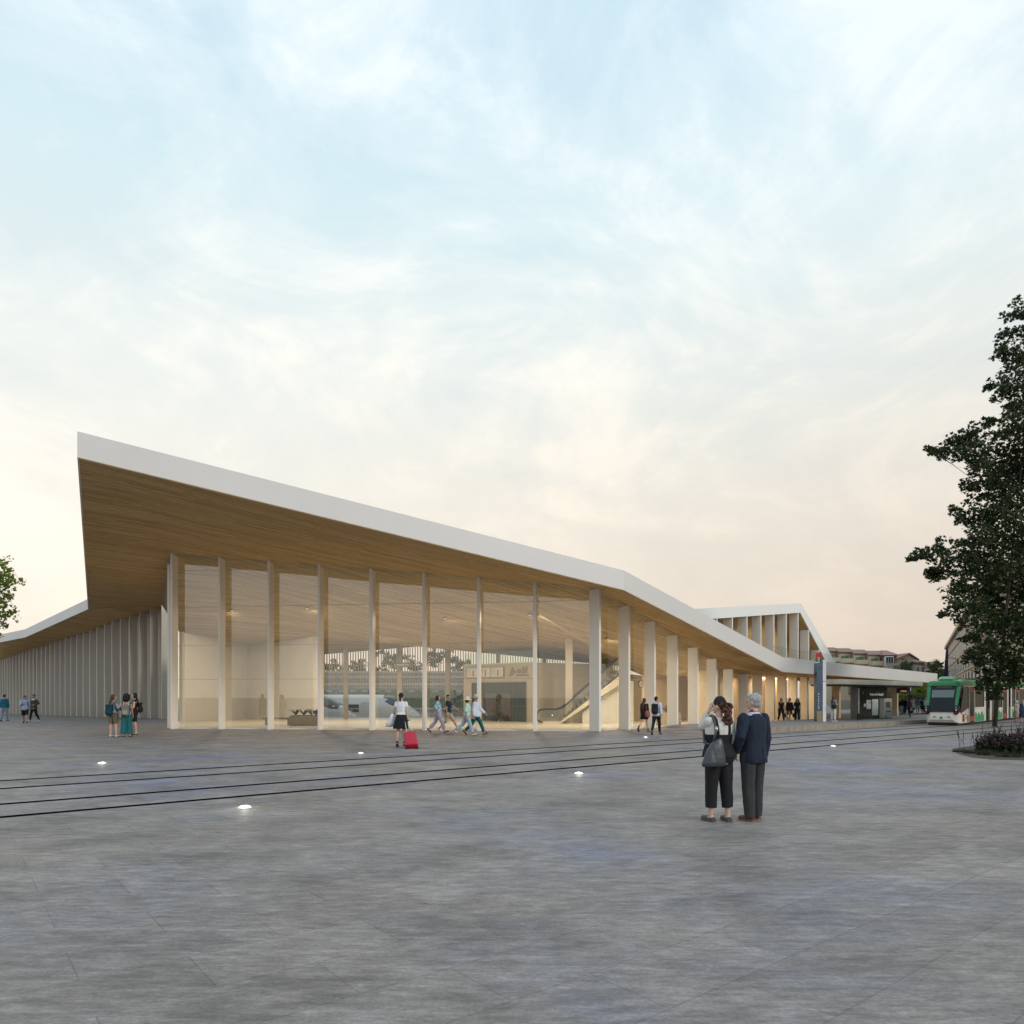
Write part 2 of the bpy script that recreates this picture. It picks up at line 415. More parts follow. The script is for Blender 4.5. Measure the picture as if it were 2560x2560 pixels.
# ================================================================ the station hall
ST = thing('station_building', (4.3, 33.6, 0), 'long low station with folded white roof, timber soffit and tall white fins', 'building')
RF0 = (4.28, 33.6); RFD = Vector((.721, .693, 0)); RFN = Vector((-.693, .721, 0))       # right facade line, inward normal
A0 = Vector((-26.07, 52.39, 0)); A1 = G(7, 1785.5); LFD = (A1 - A0).normalized(); LFN = Vector((-LFD.y, LFD.x, 0))
if LFN.y < 0: LFN = -LFN
L0 = (A0.x, A0.y)
def lerp_tab(x, tab):
    for (xa, ya), (xb, yb) in zip(tab, tab[1:]):
        if (xa - x) * (xb - x) <= 0: return ya + (yb - ya) * (x - xa) / (xb - xa)
    return tab[0][1] if abs(x - tab[0][0]) < abs(x - tab[-1][0]) else tab[-1][1]

# front fins: (left px, right px of the thin front edge, top y)
front = [(425.6, 431, 1382.7), (545.5, 551, 1391.8), (668.3, 674.2, 1401), (794, 800, 1410.6), (923, 931, 1421), (1055.6, 1062, 1431), (1192, 1199.5, 1442.5), (1332, 1341, 1454)]
def front_base(x): return 1823 + (x - 425) * 5.5 / 910
FD = Vector((21.8, -2.4, 0)).normalized(); FN = Vector((-FD.y, FD.x, 0))
def fin(p, along_d, inward, thick, depth, top, mat, parent=ST, z0=0):
    """blade: thin outer edge at p running along along_d, going inward"""
    mb = MB()
    tp = [top, top, top, top]
    o = Vector((p.x, p.y, z0)); a = along_d * thick; b = inward * depth
    mb.solid([o, o + a, o + a + b, o + b], [o + Vector((0, 0, top - z0)), o + a + Vector((0, 0, top - z0)), o + a + b + Vector((0, 0, top - z0)), o + b + Vector((0, 0, top - z0))])
    return mb.build('column', mat, parent, bevel=.012)
FT = []                                       # soffit points over the front fins
for xl, xr, yt in front:
    g = G(xl, front_base(xl)); top = zat(yt, g.y)
    fin(g, FD, FN, (xr - xl) / F * g.y, .52, top + .06, BLADE)
    FT.append(Vector((g.x, g.y, top)))
# second corner fin at the left end, seen just behind the first
g = G(418, 1820.5); fin(g, FD, FN, .13, .5, zat(1420, g.y) + .2, BLADE)
# right fins
right = [(1503, 1473), (1576, 1515), (1640, 1555), (1696, 1590), (1747, 1620), (1793, 1648.5), (1834, 1675), (1872, 1685.5), (1906, 1689), (1938, 1691.5), (1967, 1693), (1994, 1694), (2020, 1695), (2042, 1696)]
RT = []
for x, yt in right:
    u, p = along(x, RF0, RFD); top = zat(yt, p.y)
    if len(RT) >= 8: top = RT[7].z - .004 * (u - 20)
    fin(p, -RFD, RFN, .15, .62 if len(RT) < 12 else .5, top + .05, BLADE)
    RT.append(Vector((p.x, p.y, top)))
for x in (2102, 2246):
    u, p = along(x, RF0, RFD); fin(p, -RFD, RFN, .3, .55, RT[-1].z + .02, STONEWALL)
uEnd, pEnd = along(2335, RF0, RFD)
RTend = Vector((pEnd.x, pEnd.y, RT[-1].z - .05))
# left-wing fins
lx = [404, 376, 349, 324, 301, 280, 261, 242, 224.5, 208, 192, 177, 163, 150, 137, 125, 114, 103, 92, 83, 73, 65, 56, 48, 40, 32, 25, 18, 12, 6, 0, -7]
ltop = [(404, 1511.8), (324, 1538.8), (280, 1552), (218, 1578), (137, 1601), (62, 1627), (7, 1647), (-20, 1654)]
LT = []
for x in lx:
    u, p = along(x, L0, LFD); top = zat(lerp_tab(x, ltop), p.y)
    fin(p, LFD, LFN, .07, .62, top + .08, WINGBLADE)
    LT.append(Vector((p.x, p.y, top)))
# eaves: plan points from their columns, height from the fascia
def eave_r(px, e=2.04):
    q = (RF0[0] - RFN.x * e, RF0[1] - RFN.y * e); u, p = along(px, q, RFD); return p
EL = -(Vector((-35.3, 58.63, 0)) - A0).dot(LFN)      # overhang of the wing eave
def eave_l(px, e=None):
    e = EL + 2.3 if e is None else e
    q = (L0[0] - LFN.x * e, L0[1] - LFN.y * e); u, p = along(px, q, LFD); return p
def top3(p, yb, yt): return Vector((p.x, p.y, zat(yb, p.y))), Vector((p.x, p.y, zat(yt, p.y)))
Ad = .84 * F / 62; Apl = Vector(((193 - 1280) / F * Ad, Ad, 0))
Ab, At = top3(Apl, 1140, 1078)
Kb, Kt = top3(eave_r(1560), 1473, 1426)
Lb, Lt = top3(eave_r(1957), 1678, 1643)
Mb, Mt = top3(eave_r(2344), 1707, 1684)
Bb, Bt = top3(eave_l(220), 1522, 1497)
Cb, Ct = top3(eave_l(63), 1592.5, 1573)
Db, Dt = top3(eave_l(0), 1605, 1587)
ep = eave_l(-60); Eb = Vector((ep.x, ep.y, Db.z)); Et = Vector((ep.x, ep.y, Dt.z))
NA = 8
AKb = [Ab.lerp(Kb, i / NA) for i in range(NA + 1)]; AKt = [At.lerp(Kt, i / NA) for i in range(NA + 1)]
front_row = FT + [RT[0]]
# soffit outside the glass
def soffit_faces():
    fs = []
    for i in range(NA):
        fs.append((AKb[i], AKb[i + 1], front_row[i + 1], front_row[i]))
    fs.append((Ab, front_row[0], Bb)); fs.append((Bb, front_row[0], LT[0]))
    LE = [Bb, Cb, Db, Eb]
    cut = [0, 17, 30, len(LT) - 1]
    for k in range(3):
        a, b = LE[k], LE[k + 1]; row = LT[cut[k]:cut[k + 1] + 1]
        for j in range(len(row) - 1):
            fs.append((a.lerp(b, j / (len(row) - 1)), a.lerp(b, (j + 1) / (len(row) - 1)), row[j + 1], row[j]))
    for a, b in zip(LT, LT[1:]): fs.append((a, b, b + LFN * 1.4, a + LFN * 1.4))
    # right eave: K..L..M against the right row
    m = 6
    for j in range(m): fs.append((Kb.lerp(Lb, j / m), Kb.lerp(Lb, (j + 1) / m), RT[j + 1], RT[j]))
    row = RT[m:] + [RTend]
    for j in range(len(row) - 1): fs.append((Lb.lerp(Mb, j / (len(row) - 1)), Lb.lerp(Mb, (j + 1) / (len(row) - 1)), row[j + 1], row[j]))
    return fs
SF = soffit_faces()
# inner ceiling: polygon outline inside the glass line
W0 = P(448, 1580, 47.0); W1 = P(618, 1616, 54.0); W2 = P(790, 1592, 50.0)
B1 = P(800, 1637, 56.0); B2 = P(1360, 1590, 56.0); B3 = P(1550, 1665, 50.0); B4 = P(1612, 1691, 47.5)
u5, p5 = along(1834, (RF0[0] + RFN.x * 6.5, RF0[1] + RFN.y * 6.5), RFD); B5 = Vector((p5.x, p5.y, 3.15))
inn = RFN * 6.5
B6 = Vector((RTend.x + inn.x, RTend.y + inn.y, RTend.z))
B7 = Vector((RT[-1].x + inn.x, RT[-1].y + inn.y, RT[-1].z))
poly = FT + RT + [RTend, B6, B7, B5, B4, B3, B2, B1, W2, W1, W0, LT[0]]
v2, e2, f2, ov, oe, of = delaunay_2d_cdt([Vector((p.x, p.y)) for p in poly], [], [list(range(len(poly)))], 1, 1e-4)
def ov_z(i):
    return poly[ov[i][0]].z if ov[i] else 4.
CV = [Vector((v.x, v.y, ov_z(i))) for i, v in enumerate(v2)]
CF = [tuple(CV[i] for i in f) for f in f2]
def faces_mb(fs, dz=0):
    mb = MB()
    for f in fs: mb.add([p + Vector((0, 0, dz)) for p in f], [tuple(range(len(f)))])
    return mb
faces_mb(SF).build('soffit', WOOD, ST)
faces_mb(CF).build('ceiling', mk_wood('pale timber laths', WOOD_ANG, (.36, .26, .14), (.48, .36, .205), (.60, .47, .29)), ST)
# roof shell: top skin and white fascia
roof = faces_mb([f for f in SF], .0)
shell = MB()
def up(p):
    # thickness of the roof edge, blending along the eaves
    return p + Vector((0, 0, .82 if p.x > -20 else .66))
for f in SF + CF: shell.add([up(p) for p in f], [tuple(range(len(f)))])
shell.build('roof_deck', mk('pale roof membrane', (.55, .55, .54), .8, var=.05), ST)
fa = MB(); ch_b = [Eb, Db, Cb, Bb] + AKb + [Lb, Mb]; ch_t = [Et, Dt, Ct, Bt] + AKt + [Lt, Mt]
endb = [Mb, RTend, B6]; 
outb = []
# fascia as a thin solid band, outer face on the eave line, its lower edge 4 cm under the laths
cen = Vector((5, 55, 0))
def offs(chain):
    res = []
    for i, p in enumerate(chain):
        a = chain[max(i - 1, 0)]; b = chain[min(i + 1, len(chain) - 1)]
        def nrm(q, r):
            d = Vector((r.x - q.x, r.y - q.y, 0)).normalized(); return Vector((-d.y, d.x, 0))
        n1 = nrm(a, p) if i > 0 else nrm(p, b); n2 = nrm(p, b) if i < len(chain) - 1 else nrm(a, p)
        n = (n1 + n2); n = n / max(.35, n.length_squared) * 2
        if n.length > 2.2: n = n.normalized() * 2.2
        res.append(p + n * .06)
    return res
ib = offs(ch_b)
for i in range(len(ch_b) - 1):
    dz = Vector((0, 0, -.03))
    a, b, c, d = ch_b[i] + dz, ch_b[i + 1] + dz, ch_t[i + 1], ch_t[i]
    e, f = ib[i] + dz, ib[i + 1] + dz
    g, h = Vector((f.x, f.y, c.z)), Vector((e.x, e.y, d.z))
    fa.solid([a, b, f, e], [d, c, g, h])
# right end of the canopy
fa.solid([Mb, Mb + RFN * 8.5, Mb + RFN * 8.5 - RFD * .1, Mb - RFD * .1], [Mt, Mt + RFN * 8.5, Mt + RFN * 8.5 - RFD * .1, Mt - RFD * .1])
fa.build('fascia', WHITE, ST)
# cut lath ends showing under the front fascia
le = MB(); n = 300
for i in range(n):
    t = (i + .2) / n; t2 = (i + .78) / n
    a = Ab.lerp(Kb, t); b = Ab.lerp(Kb, t2); d = (b - a)
    nn = Vector((-d.y, d.x, 0)).normalized()
    le.obox(a + nn * .0 + Vector((0, 0, -.066)) - nn * .004, d, nn * .25, (0, 0, .035))
le.build('lath_ends', WOODTRIM, ST)
le2 = MB(); n = 190
for (pa, pb, n) in ((Kb, Lb, 130), (Lb, Mb, 150)):
    for i in range(n):
        a = pa.lerp(pb, (i + .2) / n); b = pa.lerp(pb, (i + .78) / n); d = b - a; nn = RFN
        le2.obox(a + Vector((0, 0, -.065)), d, nn * .2, (0, 0, .034))
le2.build('lath_ends', WOODTRIM, ST)
# recessed niches in the soffit are only faint marks in the laths; glazing follows
GOFF = .56
def pane(a, b, za, zb, mat=GLASS, name='glass_pane', z0=.06):
    """flat pane between two plan points up to a sloping head, with its joints as a child"""
    mb = MB()
    mb.quad(Vector((a.x, a.y, z0)), Vector((b.x, b.y, z0)), Vector((b.x, b.y, zb)), Vector((a.x, a.y, za)))
    o = mb.build(name, mat, ST, recalc=False)
    return o
def joints(a, b, za, zb, o, out, zs=(2.55, 4.3, 6.3, 8.2)):
    d = b - a; d.z = 0
    for z in zs:
        mb = MB()
        ta, tb = 0., 1.
        if z > min(za, zb) - .05:
            if z > max(za, zb) - .05: continue
            t = (z - za) / (zb - za)
            if za > zb: tb = t
            else: ta = t
        p = a + d * ta; q = a + d * tb
        mb.obox(Vector((p.x, p.y, z)) - out * .02, q - p, out * .03, (0, 0, .014))
        mb.build('glazing_joint', JOINT, o)
def soff_z(p, pts):  # height by nearest two soffit points along the row
    return None
for i in range(len(front_row) - 1):
    a = front_row[i]; b = front_row[i + 1]
    pa = a + FN * GOFF; pb = (b + FN * GOFF) if i < len(front_row) - 2 else (b + RFN * .45)
    # soffit falls a little inward: keep the head just under the ceiling
    o = pane(pa, pb, a.z + .02, b.z + .02)
    joints(pa, pb, a.z, b.z, o, FN)
    mb = MB(); mb.wall((pa.x, pa.y), (pb.x, pb.y), .06, .0, .07); mb.build('sill', WHITE, ST)
for i in range(0, 7):
    a = RT[i]; b = RT[i + 1]
    pa = a + RFN * .66; pb = b + RFN * .66
    o = pane(pa, pb, a.z + .02, b.z + .02)
    joints(pa, pb, a.z, b.z, o, RFN)
    mb = MB(); mb.wall((pa.x, pa.y), (pb.x, pb.y), .06, .0, .07); mb.build('sill', WHITE, ST)
# short return from first front fin to the left wing
pa = FT[0] + FN * GOFF; pb = LT[0] + LFN * .66
o = pane(pb, pa, LT[0].z, FT[0].z); joints(pb, pa, LT[0].z, FT[0].z, o, FN)
lw = MB()
for i in range(0, len(LT) - 1):
    a = LT[i] + LFN * .70; b = LT[i + 1] + LFN * .70
    lw.wall((b.x, b.y), (a.x, a.y), .12, 0, LT[i + 1].z, LT[i].z)
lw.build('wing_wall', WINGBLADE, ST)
# inner floor, a thin stone sheet on the plaza level
fl = MB()
fp = [p + FN * .5 for p in FT] + [p + RFN * .6 for p in RT] + [B7, B5, B4, B3, B2, B1, W2, W1, W0, LT[0] + LFN * .6]
v2, e2, f2, _, _, _ = delaunay_2d_cdt([Vector((p.x, p.y)) for p in fp], [], [list(range(len(fp)))], 1, 1e-4)
fl.add([Vector((v.x, v.y, .004)) for v in v2], [tuple(f) for f in f2])
fl.add([(-28.5, 53, .004), (14, 53, .004), (14, 59.9, .004), (-28.5, 59.9, .004)], [(0, 1, 2, 3)]) if False else None
tag(fl.build('hall_floor', FLOORM), kind='structure')
# inner walls
iw = MB()
def wseg(a, b, t=.25, z0=0.0): iw.wall((a.x, a.y), (b.x, b.y), t, z0, a.z + .02, b.z + .02)
LTx = LT[5] + LFN * 1.0
wseg(W1, W0); wseg(W2, W1)
iw.build('hall_wall', PLASTER, ST)
iw = MB(); W2b = Vector((W2.x * 1.09, W2.y * 1.09, W2.z))
wseg(W2b, W2); iw.build('end_wall', PLASTER, ST)
iw = MB(); wseg(Vector((B5.x, B5.y, B5.z)), B4); wseg(B4, Vector((B3.x, B3.y, B4.z + .3)))
iw.build('side_wall', STONEWALL, ST)
# warm wall behind the fins of the low part
iw = MB()
q0 = RT[6] + RFN * 2.2; q1 = RT[13] + RFN * 2.2
iw.wall((q0.x, q0.y), (q1.x, q1.y), .2, 0, q0.z + .03, q1.z + .03)
q2 = RT[6] + RFN * .9
iw.wall((q2.x, q2.y), (q0.x, q0.y), .2, 0, q0.z + .03)
iw.build('recess_wall', STONEWALL, ST)
wp = MB()                                     # white patches painting the bright light on the recess wall
for i in range(7, 13):
    a = RT[i] + RFN * 2.19; b = RT[i + 1] + RFN * 2.19
    if i in (7, 9):
        wp = MB()
        m = a.lerp(b, .15); m2 = a.lerp(b, .85)
        wp.obox(Vector((m.x, m.y, .05)), Vector((m2.x - m.x, m2.y - m.y, 0)), -RFN * .02, (0, 0, 2.5)); wp.build('lit_wall_patch', WHITE, ST)
pass
cl = MB()
for i in range(10, 13):
    a = RT[i] + RFN * 2.1; b = RT[i + 1] + RFN * 2.1
    cl.obox(Vector((a.x, a.y, RT[i].z - .14)), Vector((b.x - a.x, b.y - a.y, 0)), -RFN * .08, (0, 0, .06))
COVE = mk('lit cove strip', (1, .9, .7), .4, emit=(1, .80, .50), estr=6)
cl.build('cove_light', COVE, ST)
def lamp(loc, power, size, col=(1, .90, .73), rot=(0, 0, 0)):
    l = bpy.data.lights.new('warm_area_light', 'AREA'); l.energy = power; l.shape = 'DISK'; l.size = size; l.color = col
    o = bpy.data.objects.new('warm_area_light', l); COL.objects.link(o); o.location = loc; o.rotation_euler = rot
DOWN = mk('lit downlight', (1, .95, .85), .4, emit=(1, .88, .68), estr=.8)
def added_downlight(x, y, z, where, power=120):  # fixture and area light added to brighten the hall
    t = thing('added_downlight', (x, y, z), 'small round ceiling lamp added to brighten the hall, ' + where, 'added_downlight', 'ceiling lamps added to brighten the hall')
    mb = MB(); mb.tube([(x, y, z + .25), (x, y, z - .02)], [.11, .11], 14); mb.build('housing', DARK, t)
    mb = MB(); mb.tube([(x, y, z - .021), (x, y, z - .03)], [.085, .085], 14); mb.build('lens', DOWN, t)
    lamp((x, y, z - .06), power * 1.5, .5)
def ceil_z(x, y):
    for f in CF:
        for k in range(1, len(f) - 1):
            a, b, c = f[0], f[k], f[k + 1]
            d = (b.y - c.y) * (a.x - c.x) + (c.x - b.x) * (a.y - c.y)
            if abs(d) < 1e-9: continue
            s = ((b.y - c.y) * (x - c.x) + (c.x - b.x) * (y - c.y)) / d; t = ((c.y - a.y) * (x - c.x) + (a.x - c.x) * (y - c.y)) / d
            if s >= -1e-6 and t >= -1e-6 and s + t <= 1 + 1e-6: return a.z * s + b.z * t + c.z * (1 - s - t)
    return None
for x, y, where, pw in ((-17.5, 44, 'above the white corner wall', 150), (-12.5, 43, 'near the planter', 200), (-9, 48, 'near the trains', 150), (-4, 42, 'over the entrance doors', 170), (1.0, 39.5, 'before the escalator', 200),
                    (5.5, 40.5, 'right of the escalator', 150), (10, 44.5, 'by the station clock', 110)):
    z = ceil_z(x, y)
    if z: added_downlight(x, y, z - .03, where, pw)
for i in (8, 10, 12):
    p = RT[i] + RFN * 1.5; lamp((p.x, p.y, RT[i].z - .1), 40, .5, (1, .74, .42))

# slat screen and posts at the back of the hall
SLAT = mk('thin timber slat', (.50, .40, .24), .6, var=.1)
def back_z(px):  # height of the ceiling edge at the back
    return (B1.z + (B2.z - B1.z) * (px - 800) / 560) if px <= 1360 else (B2.z + (B3.z - B2.z) * (px - 1360) / 190)
def back_p(px):
    if px <= 1360: return Vector(((px - 1280) / F * 56.2, 56.2, 0))
    t = (px - 1360) / 190; D = 56.2 + (50.2 - 56.2) * t
    return Vector(((px - 1280) / F * D, D, 0))
bays = [(798, 858), (870, 993), (1006, 1113), (1126, 1240), (1244, 1360), (1362, 1414), (1434, 1550)]
for x0, x1 in bays:
    mb = MB(); x = x0
    while x < x1:
        p = back_p(x)
        mb.box((p.x, p.y, (2.35 + back_z(x)) / 2), (.065, .12, back_z(x) - 2.35))
        x += 6.4
    a = back_p(x0); b = back_p(x1)
    mb.obox(Vector((a.x, a.y + .03, 2.35)), b - a, (0, .06, 0), (0, 0, .07))
    mb.build('slat_screen', SLAT, ST)
for x0, x1, D, yt in ((858, 869, 54, 1614), (993, 1005.5, 54.5, 1612), (1112.5, 1124.5, 54.5, 1608), (1240, 1249, 55, 1598), (1356, 1366, 55, 1590), (1414, 1431.5, 44, 1600)):
    a = (x0 - 1280) / F * D; b = (x1 - 1280) / F * D
    mb = MB(); z = ceil_z((a + b) / 2, D + .1) or zat(yt, D)
    mb.box(((a + b) / 2, D + .15, (z + .03) / 2), (b - a, .3, z + .03)); mb.build('column', mk('beige column', (.44, .39, .31), .7, var=.04), ST, bevel=.01)
# ================================================================ inside the hall and the platforms behind
INK = mk('dull bronze lettering', (.19, .155, .115), .6, var=.05)
PANEL = mk('kiosk wall panel', (.37, .325, .25), .7, var=.04)
K0 = Vector((-3.44, 50, 0)); K1 = Vector((1.44, 46, 0)); K2 = Vector((7.0, 48.6, 0)); K3 = Vector((3.0, 54.5, 0)); KH = 3.9
kx = thing('ticket_hall_box', K0.lerp(K1, .5), 'beige box room inside the glass hall with dark glass doors and adif lettering', 'room block')
MB().solid([K0, K1, K2, K3], [p + Vector((0, 0, KH)) for p in (K0, K1, K2, K3)]).build('wall', PANEL, kx)
kd = (K1 - K0).normalized(); kn = Vector((kd.y, -kd.x, 0))        # outward, towards the camera
if kn.y > 0: kn = -kn
def kp(t, z, o=0.): p = K0.lerp(K1, t) + kn * o; return Vector((p.x, p.y, z))
KL = (K1 - K0).length
DGLASS = mk('dark green glass', (.035, .042, .026), .15, var=.35, scale=1.4, spec=.35)
o = MB().obox(kp(.13, .02, .01), kd * KL * .77, kn * .02, (0, 0, 2.62)).build('glass_door', DGLASS, kx)
fr = MB()
for t in (.13, .30, .52, .72, .893): fr.obox(kp(t, .02, .03), kd * .045, kn * .03, (0, 0, 2.62))
fr.obox(kp(.13, 2.60, .03), kd * KL * .77, kn * .03, (0, 0, .05)); fr.obox(kp(.13, 1.0, .03), kd * KL * .77, kn * .03, (0, 0, .04))
fr.build('door_frame', mk('olive metal frame', (.10, .10, .07), .4, metal=.4), kx)
for a, b in ((.335, .49), (.55, .69)):
    MB().obox(kp(a, .35, .031), kd * KL * (b - a), kn * .006, (0, 0, 1.55)).build('door_poster', mk('dim interior shelf', (.075, .06, .045), .6, var=.5, scale=6), kx)
lettering('logo_text', 'adif', .62, INK, kx, kp(.845, 3.42, .005), kd, (0, 0, 1), depth=.012, bold=.012)
MB().extrude([kp(.665, 3.02, .005), kp(.715, 3.10, .005), kp(.765, 3.30, .005), kp(.735, 3.50, .005), kp(.705, 3.70, .005), kp(.69, 3.45, .005)], kn * .02).build('logo_mark', INK, kx)
MB().obox(kp(.765, 3.03, .004), kd * KL * .165, kn * .02, (0, 0, .13)).build('logo_bar', INK, kx)
# glass guard round its top
gb = thing('glass_guard', K0.lerp(K1, .5) + Vector((0, 0, KH)), 'green tinted glass guard standing on top of the beige box room', 'balustrade')
kt = [K0, K1, K2]
for a, b in zip(kt, kt[1:]):
    n = 3
    for i in range(n):
        p = a.lerp(b, (i + .03) / n); q = a.lerp(b, (i + .97) / n)
        MB().quad((p.x, p.y, KH + .03), (q.x, q.y, KH + .03), (q.x, q.y, KH + .81), (p.x, p.y, KH + .81)).build('glass_panel', GREENGLASS, gb)
MB().wall((K0.x, K0.y + .1), (K1.x, K1.y + .1), .05, KH, KH + .06).build('base_rail', STEEL, gb)
# departure board: three pale panels with red marks
db = thing('departure_board', kp(.06, 3.3, .02), 'framed board of three pale panels with red marks on the beige box room', 'sign board')
MB().obox(kp(.055, 2.98, .02), kd * KL * .545, kn * .06, (0, 0, .72)).build('frame', mk('board frame', (.22, .22, .17), .5), db)
SCR = mk('pale lit board panel', (.52, .49, .43), .5, var=.06); REDM = mk('faded red mark', (.30, .10, .11), .6)
for a in (.065, .245, .425):
    s_ = MB().obox(kp(a, 3.02, .081), kd * KL * .165, kn * .006, (0, 0, .64)).build('panel', SCR, db)
    mb = MB(); c = a + .085
    mb.obox(kp(c, 3.08, .088), kd * .12, kn * .004, (0, 0, .42)); mb.build('red_mark', REDM, s_)
    for k in range(3): MB().obox(kp(a + .015, 3.5 - .14 * k, .088), kd * .28, kn * .003, (0, 0, .03)).build('text_line', INK, s_)

# escalator
es = thing('escalator', (1.7, 43.6, 0), 'glass sided escalator with black handrails rising to the right inside the hall', 'escalator')
ex0, ex1, ex2, ey = 1.55, 3.0, 6.7, 43.6; ez = 3.25
def ez_at(x): return 0 if x < ex1 else (x - ex1) / (ex2 - ex1) * ez
for dy in (0., 1.25):
    y = ey + dy
    MB().add([(ex0 + .25, y, .10), (ex1, y, .10), (ex1, y, .82), (ex0 + .25, y, .82), (ex2, y, ez + .1), (ex2, y, ez + .85), (ex2 + .9, y, ez + .1), (ex2 + .9, y, ez + .85)], [(0, 1, 2, 3), (1, 4, 5, 2), (4, 6, 7, 5)]).build('glass_side', BALGLASS, es)
    pts = [(ex0 + .35, y, .08), (ex0 + .1, y, .14), (ex0, y, .35), (ex0 + .02, y, .62), (ex0 + .2, y, .84), (ex0 + .5, y, .88), (ex1 - .2, y, .88), (ex1 + .15, y, .99), (ex2, y, ez + .9), (ex2 + .9, y, ez + .95)]
    MB().tube(pts, .045, 8).build('handrail', BLACK, es, smooth=True)
MB().extrude([(ex0 + .3, ey + .06, 0), (ex1, ey + .06, 0), (ex2 + .4, ey + .06, ez - .55), (ex2 + .4, ey + .06, ez + .05), (ex1, ey + .06, .12), (ex0 + .3, ey + .06, .12)], (0, 1.15, 0)).build('truss', mk('cream cladding', (.66, .58, .44), .6, var=.04), es)
sp = MB(); k = 14
for i in range(k):
    t = i / k; sp.box((ex1 + (ex2 - ex1) * (t + .5 / k), ey + .63, ez * t + .17), ((ex2 - ex1) / k, .98, .24))
sp.build('steps', mk('ribbed grey steps', (.16, .16, .15), .5, var=.2), es)
# solid support under the upper flight
MB().extrude([(4.4, ey + .4, 0), (7.6, ey + .4, 0), (7.6, ey + .4, ez - .6), (6.9, ey + .4, ez - .6), (4.4, ey + .4, .68)], (0, .6, 0)).build('base_wall', PLASTER, es)

# planter with palm-like plants, notice board on the end wall, bench
def fern(name, p, n, h, mat, t, seed):
    rnd = random.Random(seed); mb = MB()
    for i in range(n):
        a = rnd.uniform(0, 6.283); l = h * rnd.uniform(.6, 1.1); r = l * rnd.uniform(.8, 1.5)
        d = Vector((math.cos(a), math.sin(a), 0)); s = Vector((-d.y, d.x, 0)); prev = None
        for k in range(6):
            tt = k / 5; c = Vector(p) + d * r * tt + Vector((0, 0, l * (1.5 * tt - .9 * tt * tt))); wd = .028 * math.sin(.4 + 2.5 * tt)
            cur = (c - s * wd, c + s * wd)
            if prev: mb.quad(prev[0], prev[1], cur[1], cur[0])
            prev = cur
    return mb.build(name, mat, t, recalc=False)
FERN = mk_leaf('dark palm leaf', (.02, .03, .015), (.035, .05, .02), (.06, .07, .03), .25)
pl = thing('planter', (-11.9, 40.5, 0), 'low brown planter trough with small dark palms behind the glass', 'planter')
MB().box((-11.9, 40.6, .29), (1.6, .9, .58)).build('trough', mk('brown stone trough', (.30, .245, .17), .7), pl, bevel=.02)
MB().box((-11.9, 40.6, .58), (1.45, .76, .03)).build('soil', mk('dark soil', (.05, .04, .03), .95, var=.4, scale=20), pl)
for i, x in enumerate((-12.45, -12.0, -11.55, -11.3)): fern('palm', (x, 40.6, .58), 24, .55, FERN, pl, i)
nb = thing('notice_board', W2 + Vector((-.9, -.25, -4)), 'tan notice board with fine printed rows on the bright end wall', 'notice board')
wd = (W1 - W2); wd.z = 0; wd.normalize(); wn_ = Vector((-wd.y, wd.x, 0))
if wn_.y > 0: wn_ = -wn_
a = W2 + wd * .25; b0 = Vector((a.x, a.y, 1.35)) + wn_ * .02
MB().obox(b0, wd * 1.5, wn_ * .05, (0, 0, .95)).build('board', mk('tan board', (.42, .36, .25), .7), nb)
mb = MB()
for k in range(9): mb.obox(b0 + Vector((0, 0, .1 + .09 * k)) + wd * .1 + wn_ * .051, wd * 1.25, wn_ * .004, (0, 0, .028))
mb.build('printed_rows', INK, nb)
bn = thing('bench', (-13.7, 41.6, 0), 'low grey bench block beside the planter behind the glass', 'bench')
BG = mk('grey bench stone', (.30, .27, .24), .6)
MB().box((-13.7, 41.6, .40), (1.9, .6, .12)).build('seat', BG, bn, bevel=.01)
for x in (-14.35, -13.05): MB().box((x, 41.6, .17), (.3, .5, .34)).build('leg', BG, bn)
# clock and sign on the side wall
swd = (Vector((B5.x, B5.y, 0)) - Vector((B4.x, B4.y, 0))).normalized(); swn = Vector((swd.y, -swd.x, 0))
def wallhit(px):
    u, p = along(px, (B4.x, B4.y), swd); return p
p = wallhit(1600) + swn * .05; zc_ = zat(1710, p.y)
ck = thing('wall_clock', (p.x, p.y, zc_), 'round clock with dark rim on the beige inner wall', 'clock')
def disc(c, n_, r0, r1, th, mat, name, t):
    rt = Vector((0, 0, 1)).cross(n_).normalized(); m = 24; mb = MB()
    mb.tube([Vector(c), Vector(c) + n_ * th], [r1, r1], m); return mb.build(name, mat, t)
disc((p.x, p.y, zc_), swn, 0, .27, .05, DARK, 'rim', ck)
disc(Vector((p.x, p.y, zc_)) + swn * .05, swn, 0, .225, .012, mk('clock face', (.50, .44, .35), .5), 'face', ck)
rt = swd
for ang, ln in ((R(60), .13), (R(170), .19)):
    c = Vector((p.x, p.y, zc_)) + swn * .066
    MB().tube([c, c + rt * math.sin(ang) * ln + Vector((0, 0, math.cos(ang) * ln))], .014, 6).build('hand', BLACK, ck)
pa = wallhit(1615) + swn * .05; pb = wallhit(1722) + swn * .05
sgn = thing('sign_band', pa.lerp(pb, .5) + Vector((0, 0, zat(1707, pa.y))), 'long dark sign band with pale end box on the inner wall right of the clock', 'sign')
za = zat(1712, pa.y)
MB().obox((pa.x, pa.y, za), (pb - pa) * .9, swn * .08, (0, 0, .28)).build('band', DARK, sgn)
e = pa.lerp(pb, .91); MB().obox((e.x, e.y, za - .03), (pb - pa) * .09, swn * .09, (0, 0, .33)).build('end_box', mk('bronze box', (.34, .27, .16), .5), sgn)
pl2 = thing('planter', (9.3, 41.7, 0), 'square stone planter with a small dark plant behind the right glazing', 'planter')
